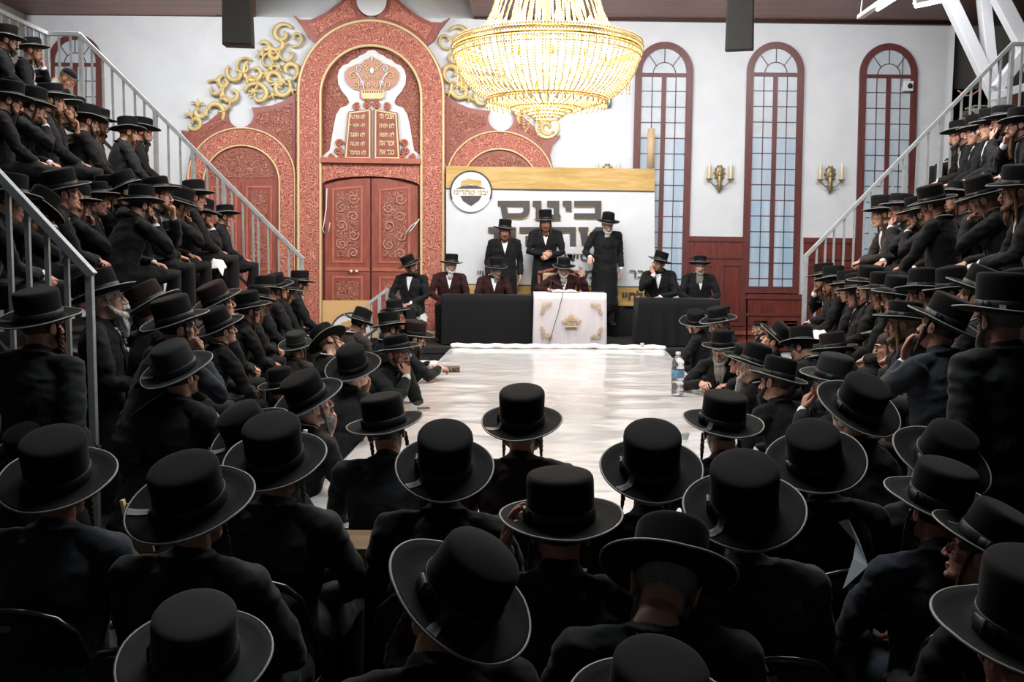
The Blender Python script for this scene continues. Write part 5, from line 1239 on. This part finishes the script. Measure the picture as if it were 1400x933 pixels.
# ---------------------------------------------------------------- the long white table
def table():
    zt = .75
    a = PZ(616, 477, zt); b = PZ(907, 477, zt); c = PZ(985, 538, zt); d = PZ(1052, 632, zt); 
    e = PZ(480, 618, zt); f = PZ(572, 520, zt)
    a.y = b.y = (a.y+b.y)/2
    xl = lambda y: a.x+(e.x-a.x)*(a.y-y)/(a.y-e.y); xr = lambda y: b.x+(d.x-b.x)*(b.y-y)/(b.y-d.y)
    Y0 = 4.9; Y1 = a.y
    M_TBL = bpy.data.materials.new('plastic_covered_cloth'); M_TBL.use_nodes = True; nt = M_TBL.node_tree; B = nt.nodes['Principled BSDF']; N = nt.nodes.new; L = nt.links.new
    B.inputs['Base Color'].default_value = (.66, .645, .63, 1); B.inputs['Roughness'].default_value = .5; B.inputs['Coat Weight'].default_value = 1; B.inputs['Coat Roughness'].default_value = .13; B.inputs['Coat IOR'].default_value = 1.6
    tc = N('ShaderNodeTexCoord'); mp = N('ShaderNodeMapping'); mp.inputs['Scale'].default_value = (1.0, 1.2, 1); L(tc.outputs['Object'], mp.inputs[0])
    n1 = N('ShaderNodeTexNoise'); n1.inputs['Scale'].default_value = 1.4; n1.inputs['Detail'].default_value = 2.5; n1.inputs['Distortion'].default_value = 1.2; L(mp.outputs[0], n1.inputs['Vector'])
    v = N('ShaderNodeTexVoronoi'); v.feature = 'DISTANCE_TO_EDGE'; v.inputs['Scale'].default_value = 1.3; L(mp.outputs[0], v.inputs['Vector'])
    ad = N('ShaderNodeMath'); ad.operation = 'MULTIPLY_ADD'; ad.inputs[1].default_value = .25; L(v.outputs['Distance'], ad.inputs[0]); L(n1.outputs['Fac'], ad.inputs[2])
    bu = N('ShaderNodeBump'); bu.inputs['Strength'].default_value = .5; bu.inputs['Distance'].default_value = .03; L(ad.outputs[0], bu.inputs['Height']); L(bu.outputs[0], B.inputs['Coat Normal']); 
    bu2 = N('ShaderNodeBump'); bu2.inputs['Strength'].default_value = .04; bu2.inputs['Distance'].default_value = .03; L(ad.outputs[0], bu2.inputs['Height']); L(bu2.outputs[0], B.inputs['Normal'])
    r = N('ShaderNodeValToRGB'); r.color_ramp.elements[0].color = (.67, .645, .63, 1); r.color_ramp.elements[1].color = (.72, .715, .71, 1); r.color_ramp.elements[0].position = .35; r.color_ramp.elements[1].position = .65; L(n1.outputs['Fac'], r.inputs[0]); L(r.outputs[0], B.inputs['Base Color'])
    t = thing('long_table', ((xl(9)+xr(9))/2, 9.5, 0), 'long white cloth-topped table filling the middle of the hall', 'table'); L0 = t.location.copy()
    g = G(); nx, ny = 60, 180; vs = []; fs = []
    for j in range(ny+1):
        y = Y0+(Y1-Y0)*j/ny
        for i in range(nx+1):
            u = i/nx; x = xl(y)+(xr(y)-xl(y))*u; z = zt+.010*noise.noise(v3(x*.9, y*2.2, 0))+.004*noise.noise(v3(x*3, y*8, 2))
            ed = min(u, 1-u)*(xr(y)-xl(y)); z -= .012*max(0, 1-ed/.03)
            vs.append(v3(x, y, z)-L0)
    for j in range(ny):
        for i in range(nx): k = j*(nx+1)+i; fs.append((k, k+1, k+nx+2, k+nx+1))
    o = len(vs); vs += [p-v3(0, 0, .03) for p in vs]; fs += [tuple(o+k for k in q[::-1]) for q in fs]
    g.add(vs, fs); g.build('covered_top', M_TBL, t)
    g = G(); per = []
    n = 60
    for i in range(n+1): y = Y0+(Y1-Y0)*i/n; per.append((xl(y), y, -1, 0))
    for i in range(1, 30): x = xl(Y1)+(xr(Y1)-xl(Y1))*i/30; per.append((x, Y1, 0, 1))
    for i in range(n+1): y = Y1-(Y1-Y0)*i/n; per.append((xr(y), y, 1, 0))
    for i in range(1, 30): x = xr(Y0)-(xr(Y0)-xl(Y0))*i/30; per.append((x, Y0, 0, -1))
    vs = []; fs = []; m = len(per)
    for j in range(5):
        for k, (x, y, nx_, ny_) in enumerate(per): w = .035*j/4*(1+math.sin(k*1.7))*.6; vs.append(v3(x+nx_*(w+.003), y+ny_*(w+.003), zt-.004-.42*j/4)-L0)
    for j in range(4):
        for k in range(m): fs.append((j*m+k, j*m+(k+1) % m, (j+1)*m+(k+1) % m, (j+1)*m+k))
    g.add(vs, fs); g.build('cloth_skirt', mat('white_tablecloth', (.64, .64, .65), .75), t)
    for yy in (Y0+.3, 7.5, 10.5, Y1-.3):
        for s in (0, 1):
            x = xl(yy)+.25 if s == 0 else xr(yy)-.25; g = G(); g.tube([v3(x, yy, .72)-L0, v3(x, yy, .01)-L0], .025, 8); g.build('leg', M_DSTEEL, t)
    # raised white roll of cloth at the far edge
    g = G(); q = [v3(a.x+.02+(b.x-a.x-.04)*i/40, a.y-.03+.02*math.sin(i*.9), zt+.035+.008*math.sin(i*1.7)+(.015 if 24 < i < 28 else 0)) for i in range(41)]; g.tube(q, [(.05, .035)]*41, 10, side=(0, 1, 0)); tag(g.build('rolled_cloth', mat('bright_white_cloth', (.78, .78, .78), .7)), 'bright white cloth rolled along the far edge of the long table', 'cloth')
    z1 = zt+.012
    # book, bottle, cups, pen
    p = PZ(617, 507, z1); t = thing('closed_book', p, 'dark tooled book lying on the white table beside a hand', 'book', None, R(4))
    s_ = 24/F*p.y
    g = G(); g.box((0, 0, .022), (s_*.5-.012, .075, .016)); g.build('page_block', mat('paper', (.62, .60, .50), .7), t, False)
    M_BK = mat('tooled_leather', (.045, .028, .018), .45, vary=(.30, .24, .13), r0=.40, r1=.46, ns=60, bump=.3); g = G(); g.box((0, 0, .042), (s_*.5, .085, .004)); g.box((0, 0, .004), (s_*.5, .085, .004)); g.box((-s_*.5+.004, 0, .023), (.004, .085, .022)); g.box((0, -.083, .023), (s_*.46, .004, .02)); g.build('cover', M_BK, t, False, bevel=.002)
    def bottle(p, h, lab, m_label):
        t = thing('water_bottle', p, lab, 'bottle', 'clear plastic water bottles')
        M_PET = mat('clear_plastic', (.93, .95, .97), .06, trans=.9, spec=.6); k = h/.30
        g = G(); g.lathe([(.001, .004), (.030, .0), (.042, .008), (.044, .03), (.040, .05), (.044, .065), (.044, .19), (.041, .205), (.044, .215), (.040, .235), (.026, .262), (.0145, .275), (.0145, .290), (.012, .292)], 24); 
        g.v = [(x*k, y*k, z*k) for x, y, z in g.v]; g.build('bottle_body', M_PET, t)
        g = G(); g.lathe([(.0445, .12), (.0450, .125), (.0450, .17), (.0445, .175)], 24); g.v = [(x*k, y*k, z*k) for x, y, z in g.v]; g.build('paper_label', m_label, t)
        g = G(); g.lathe([(.017, .278), (.017, .298), (.001, .30)], 16); g.v = [(x*k, y*k, z*k) for x, y, z in g.v]; g.build('cap', M_SHIRT, t)
        g = G(); g.lathe([(.001, .006), (.038, .008), (.040, .03), (.037, .05), (.040, .065), (.040, .10), (.001, .10)], 20); g.v = [(x*k, y*k, z*k) for x, y, z in g.v]; g.build('water', mat('water', (.9, .95, .98), .02, trans=1), t)
    ml = mat('blue_bottle_label', (.05, .10, .32), .4, vary=(.25, .55, .62), ns=20)
    p = PZ(926, 540, z1); bottle(p, 60/F*p.y*1.0, 'large clear water bottle with blue label on the white table', ml)
    p = P(418, 640, 4.75); bottle(v3(p.x, p.y, p.z), .19, 'small water bottle held among the hats beside the charcoal jacket', ml)
    for px, py, h, lab in ((950, 530, .055, 'low plastic cup before the white-bearded man, the shorter of two'), (961, 535, .075, 'taller plastic cup beside the low one on the table'), (878, 475, .06, 'plastic cup on the rolled cloth at the far table edge'), (937, 601, .05, 'clear cup near the high-crowned hat on the table')):
        p = PZ(px, py, z1 if py > 480 else z1+.06); g = G(); g.lathe([(.001, .002), (.022, 0), (.030, h), (.0285, h), (.0215, .004), (.001, .004)], 20); tag(g.build('plastic_cup', mat('cloudy_plastic', (.85, .87, .88), .15, trans=.6)), lab, 'cup', 'plastic cups on the table').location = p
    p = PZ(579, 559, z1); g = G(); g.box((0, 0, .005), (.055, .018, .005)); g.box((.0, 0, .0105), (.045, .013, .0008)); o = tag(g.build('eyeglass_case', M_DSTEEL, smooth=False, bevel=.004), 'slim dark case lying on the table near the left edge', 'case'); o.location = p; o.rotation_euler = (0, 0, R(12))
    # loose white sheet at the left far corner
    g = G(); c = PZ(590, 492, z1); vs = []; fs = []; n = 8
    for j in range(n+1):
        for i in range(n+1): u, v_ = i/n-.5, j/n-.5; vs.append((c.x+u*.42, c.y+v_*.8, z1-.06+.01*noise.noise(v3(u*5, v_*5, 1))))
    for j in range(n):
        for i in range(n): k = j*(n+1)+i; fs.append((k, k+1, k+n+2, k+n+1))
    o2 = len(vs); vs += [(x, y, z-.01) for x, y, z in vs]; fs += [tuple(o2+k for k in q[::-1]) for q in fs]; g.add(vs, fs); tag(g.build('paper_sheet', M_SHIRT), 'white sheet beside the far left corner of the table', 'paper')
    # paper held low on the right, wooden board and ledge
    g = G(); q = [P(1146, 712, 3.75), P(1160, 708, 3.7), P(1187, 775, 3.62), P(1150, 806, 3.6), P(1172, 745, 3.68)]
    vs = [P(1146, 714, 3.75), P(1160, 710, 3.72), P(1174, 738, 3.68), P(1187, 774, 3.62), P(1152, 806, 3.62), P(1166, 765, 3.66), P(1170, 742, 3.70)]
    n = len(vs); g.add(vs+[v+v3(.002, .004, -.002) for v in vs], [tuple(range(n)), tuple(range(n, 2*n))[::-1]]+[(i, (i+1) % n, n+(i+1) % n, n+i) for i in range(n)]); tag(g.build('folded_paper', mat('bluish_paper', (.36, .42, .45), .7), smooth=False), 'folded white paper sticking up beside a navy sleeve', 'paper')
    M_BEECH = mat('worn_beech', (.30, .19, .10), .5, vary=(.17, .10, .05), ns=4, scale=(1, 6, 6))
    t = thing('wooden_bench', P(505, 748, 4.35), 'worn beech bench whose edge shows between two dark suits', 'bench'); t.location.z = 0; z = P(505, 748, 4.35).z
    g = G(); g.box((0, .13, z-.02), (.45, .15, .018)); g.build('seat', M_BEECH, t, False, bevel=.005); g = G(); g.box((0, .0, z-.075), (.42, .012, .028)); g.build('apron', M_BEECH, t, False, bevel=.003)
    for s in (-1, 1): g = G(); g.box((s*.38, .13, z/2-.03), (.02, .13, z/2-.03)); g.build('leg', M_BEECH, t, False, bevel=.003)
    t = thing('wooden_board', P(192, 722, 3.95), 'upright reddish wooden board left of a broad hat', 'board')
    g = G(); g.box((0, 0, 0), (.035, .010, .11), Matrix.Rotation(R(-12), 3, 'Y')); g.build('panel', M_BEECH, t, False, bevel=.004); g = G(); g.box((-.045, -.004, 0), (.007, .014, .12), Matrix.Rotation(R(-12), 3, 'Y')); g.build('edge_strip', M_GOLDL, t, False, bevel=.002)

# ---------------------------------------------------------------- chandelier
CH = {}
def chandelier():
    Y = 10.0; k = 1/135.0; c0 = P(748, 66, Y)
    t = thing('chandelier', c0, 'huge glowing crystal bead chandelier hung in the middle of the hall', 'chandelier')
    M_BEAD = mat('amber_crystal_bead', (.93, .74, .40), .12, spec=1.0); M_GILT = mat('bright_gilt', (.85, .58, .20), .25, .8)
    M_BULB = mat('lit_bulb', (1, .93, .75), .4, emit=26, ecol=(1, .88, .62))
    def strand(name, prof, n, parts, bead=.0105, a0=0, sq=1.0):
        # one string of beads following prof (r, z) and copies turned about the axis
        P_ = []; L = 0; seg = []
        for (a, b) in zip(prof, prof[1:]): seg.append(math.hypot(b[0]-a[0], b[1]-a[1]))
        tot = sum(seg); m = int(tot/(bead*2.15)); g = G()
        for i in range(m):
            s = tot*(i+.5)/m; j = 0
            while s > seg[j]: s -= seg[j]; j += 1
            f = s/seg[j]; r = prof[j][0]+(prof[j+1][0]-prof[j][0])*f; z = prof[j][1]+(prof[j+1][1]-prof[j][1])*f
            g.ell((r, 0, z), (bead, bead, bead*1.05), 6, 4)
        me = g.mesh(name, [M_BEAD], True)
        for q in range(n):
            o = link(name, me, t); o.rotation_euler = (0, 0, 2*PI*(q+a0)/n)
            if parts is not None and q >= parts: pass
        return me
    z = lambda y: (66-y)*k
    up = [(.20, 1.35), (.26, 1.0), (.36, .75), (68*k, z(0)), (74*k, z(20)), (84*k, z(40)), (97*k, z(55)), (123*k, z(64))]
    lo = [(125*k, z(68)), (123*k, z(82)), (117*k, z(98)), (108*k, z(112)), (96*k, z(124)), (80*k, z(134))]
    lo2 = [(80*k, z(132)), (60*k, z(141)), (46*k, z(143)), (26*k, z(146))]
    strand('upper_bead_strand', up, 44, None, .0092); strand('lower_bead_strand', lo, 80, None, .0115)
    strand('base_bead_strand', lo2, 44, None, .011)
    inner = [(70*k, z(64)), (66*k, z(80)), (58*k, z(96)), (40*k, z(110)), (20*k, z(118))]; strand('inner_bead_strand', inner, 30, None, .011)
    strand('middle_bead_strand', [(40*k, z(-20)), (44*k, z(20)), (58*k, z(58))], 28, None, .0105, .5)
    g = G()
    for r, y, rr in ((125*k, 64, .016), (125*k, 70, .012), (80*k, 134, .012), (70*k, 64, .010), (26*k, 146, .010), (20*k, 154, .010)): g.tube([(r*math.cos(a), r*math.sin(a), z(y)) for a in [2*PI*i/64 for i in range(64)]], rr, 6, closed=True)
    for a in range(8): g.tube([(0, 0, z(64)), (125*k*math.cos(a*PI/4), 125*k*math.sin(a*PI/4), z(64))], .010, 6)
    g.tube([(0, 0, 1.35), (0, 0, .5), (0, 0, -.55)], [.02, .025, .02], 8); g.lathe([(.19, 1.33), (.21, 1.36), (.19, 1.40), (.03, 1.46)], 24); g.build('gilt_frame', M_GILT, t)
    for r, y, b in ((126*k, 60, .013), (127*k, 66, .014), (126*k, 74, .012), (124*k, 80, .012), (82*k, 137, .014), (108*k, 60, .012), (48*k, 145, .014), (34*k, 148, .014), (26*k, 151, .015), (22*k, 155, .015), (17*k, 158, .016)):
        g = G(); m = int(2*PI*r/(b*2.2)); 
        for i in range(m): a = 2*PI*i/m; g.ell((r*math.cos(a), r*math.sin(a), z(y)), b, 6, 4)
        g.build('bead_ring', M_BEAD, t)
    g = G(); g.ell((0, 0, 0), (.014, .014, .034), 6, 4); pm = g.mesh('crystal_pendant', [M_BEAD])
    for i in range(48):
        a = 2*PI*i/48; link('crystal_pendant', pm, t).location = (82*k*math.cos(a), 82*k*math.sin(a), z(140))
    def dangle(pts, nm='hanging_bead_loop', b=.012):
        g = G(); 
        for (x0, y0), (x1, y1) in zip(pts, pts[1:]):
            L = math.hypot(x1-x0, y1-y0)*k; m = max(1, round(L/(b*2.3)))
            for i in range(m): g.ell(((x0+(x1-x0)*i/m-748)*k, -.2, z(y0+(y1-y0)*i/m)), b, 6, 4)
        g.build(nm, M_BEAD, t)
    dangle([(717, 140), (716, 160), (718, 174), (720, 179), (723, 174), (724, 150)]); dangle([(737, 150), (737, 180), (737, 188)], 'hanging_bead_strand'); dangle([(629, 92), (629, 132)], 'hanging_bead_strand', .009); dangle([(634, 96), (634, 128)], 'hanging_bead_strand', .009); dangle([(654, 120), (654, 142)], 'hanging_bead_strand', .008)
    for x in (840, 846, 852, 856): dangle([(x, 112), (x, 132)], 'hanging_bead_strand', .009)
    g = G(); g.lathe([(.0125, .0), (.022, .02), (.026, .045), (.018, .075), (.001, .10)], 12); bm_ = g.mesh('bulb', [M_BULB]); g = G(); g.tube([(0, 0, -.08), (0, 0, .0)], .014, 8); cm = g.mesh('candle_holder', [M_GILT])
    for n, r, y, a0 in ((12, .62, 78, .1), (10, .42, 96, .3), (6, .22, 112, 0), (8, .50, 44, .2)):
        for i in range(n):
            a = 2*PI*(i+a0)/n; o = link('bulb', bm_, t); o.location = (r*math.cos(a), r*math.sin(a), z(y)); h = link('candle_holder', cm, o)
    g = G(); g.tube([(0, 0, 1.44), (0, 0, 6.3-c0.z)], .012, 8); g.build('hanging_chain', M_GILT, t)
    CH['c'] = c0
# ================================================================ assemble
def near_chairs():
    lab = {1: 'black folding chair with grey sticker behind the blue-grey suit', 2: 'black folding chair behind the greenish black coat', 3: 'black folding chair behind the charcoal jacket with fair wisps',
           5: 'black folding chair under the round high hat with satin bow', 8: 'black folding chair behind the sideways tipped domed hat', 7: 'black folding chair behind the jacket with white shirt collar', 9: 'black folding chair behind the man with curled fair lock',
           11: 'black folding chair with grey sticker behind the blue-black coat', 12: 'black folding chair behind the cropped grey hair', 13: 'black folding chair behind the hat leaning right', 16: 'black folding chair with glossy rim behind the navy suit back',
           17: 'black folding chair behind the man with wire spectacles', 18: 'black folding chair behind the very tall teal-black crown', 6: 'black folding chair under the man in brown-black coat'}
    for (n, px, py, Y, pose, s, loc, base, z) in DBG:
        if n in lab:
            o = ROOTS[n]; folding(v3(o.location.x, o.location.y, 0), o.rotation_euler.z, lab[n], 'black folding chairs')
ROOTS = {}
_person = person
def person(*a, **k):
    r = _person(*a, **k); ROOTS[NP[0]] = r; return r
build_poses(sorted(set(r[4] for g_, rows in PEOPLE for r in rows)))
make_head_parts()
room()
build_people()
near_chairs()
# ---------------------------------------------------------------- light
def area(name, loc, target, size, power, col=(1, 1, 1), size_y=None, spread=None):
    l = bpy.data.lights.new(name, 'AREA'); l.energy = power; l.color = col; l.size = size
    if size_y: l.shape = 'RECTANGLE'; l.size_y = size_y
    if spread: l.spread = R(spread)
    o = bpy.data.objects.new(name, l); COL.objects.link(o); o.location = loc
    o.rotation_euler = (Vector(target)-Vector(loc)).to_track_quat('-Z', 'Y').to_euler(); return o
area('fluorescent_glow', P(1278, 2, 9.0)+v3(0, 0, -.03), P(1278, 2, 9.0)+v3(.3, 3.0, -1.2), .9, 55, (.9, .95, 1), .05)
c = CH['c']
for i, (dz, e) in enumerate(((-.25, 210), (.25, 150))):
    l = bpy.data.lights.new('chandelier_glow', 'POINT'); l.energy = e; l.color = (1, .82, .55); l.shadow_soft_size = .28
    o = bpy.data.objects.new('chandelier_glow', l); COL.objects.link(o); o.location = c+v3(0, 0, dz)
area('ceiling_lamp_stage', (.4, 13.4, 6.1), (.3, 17.5, 2.6), 3.0, 330, (.95, .97, 1), 1.0)
area('ceiling_lamp_stage_left', (-5.0, 13.6, 6.1), (-5.0, 17.5, 3.0), 2.4, 290, (.95, .98, 1), .8)
area('ceiling_lamp_stage_right', (4.6, 13.6, 6.1), (5.2, 17.5, 2.6), 2.4, 175, (.95, .97, 1), .8)
area('ceiling_lamp_table', (.6, 10.8, 6.1), (.6, 11.5, 0), 3.0, 430, (1, .98, .95), 2.0)
area('ceiling_lamp_left', (-3.6, 9.5, 6.1), (-3.2, 10.0, 1.5), 2.0, 210, (1, .98, .95), 2.0)
area('ceiling_lamp_right', (4.6, 9.5, 6.1), (4.4, 10.0, 1.5), 2.0, 150, (1, .98, .95), 2.0)
area('ceiling_lamp_hall', (.4, 5.2, 6.1), (.4, 5.4, 0), 3.0, 215, (.93, .98, 1), 2.0)
w = bpy.data.worlds.new('world'); SC.world = w; w.use_nodes = True
w.node_tree.nodes['Background'].inputs[0].default_value = (.55, .6, .65, 1); w.node_tree.nodes['Background'].inputs[1].default_value = .06
SC.view_settings.view_transform = 'Standard'; SC.view_settings.look = 'None'; SC.view_settings.exposure = 0.0; SC.view_settings.gamma = 1.0
SC.view_settings.use_curve_mapping = False
SC.cycles.max_bounces = 6; SC.cycles.use_denoising = True
import os
if os.environ.get('DBGP'):
    for d in DBG: print('DBG', d)
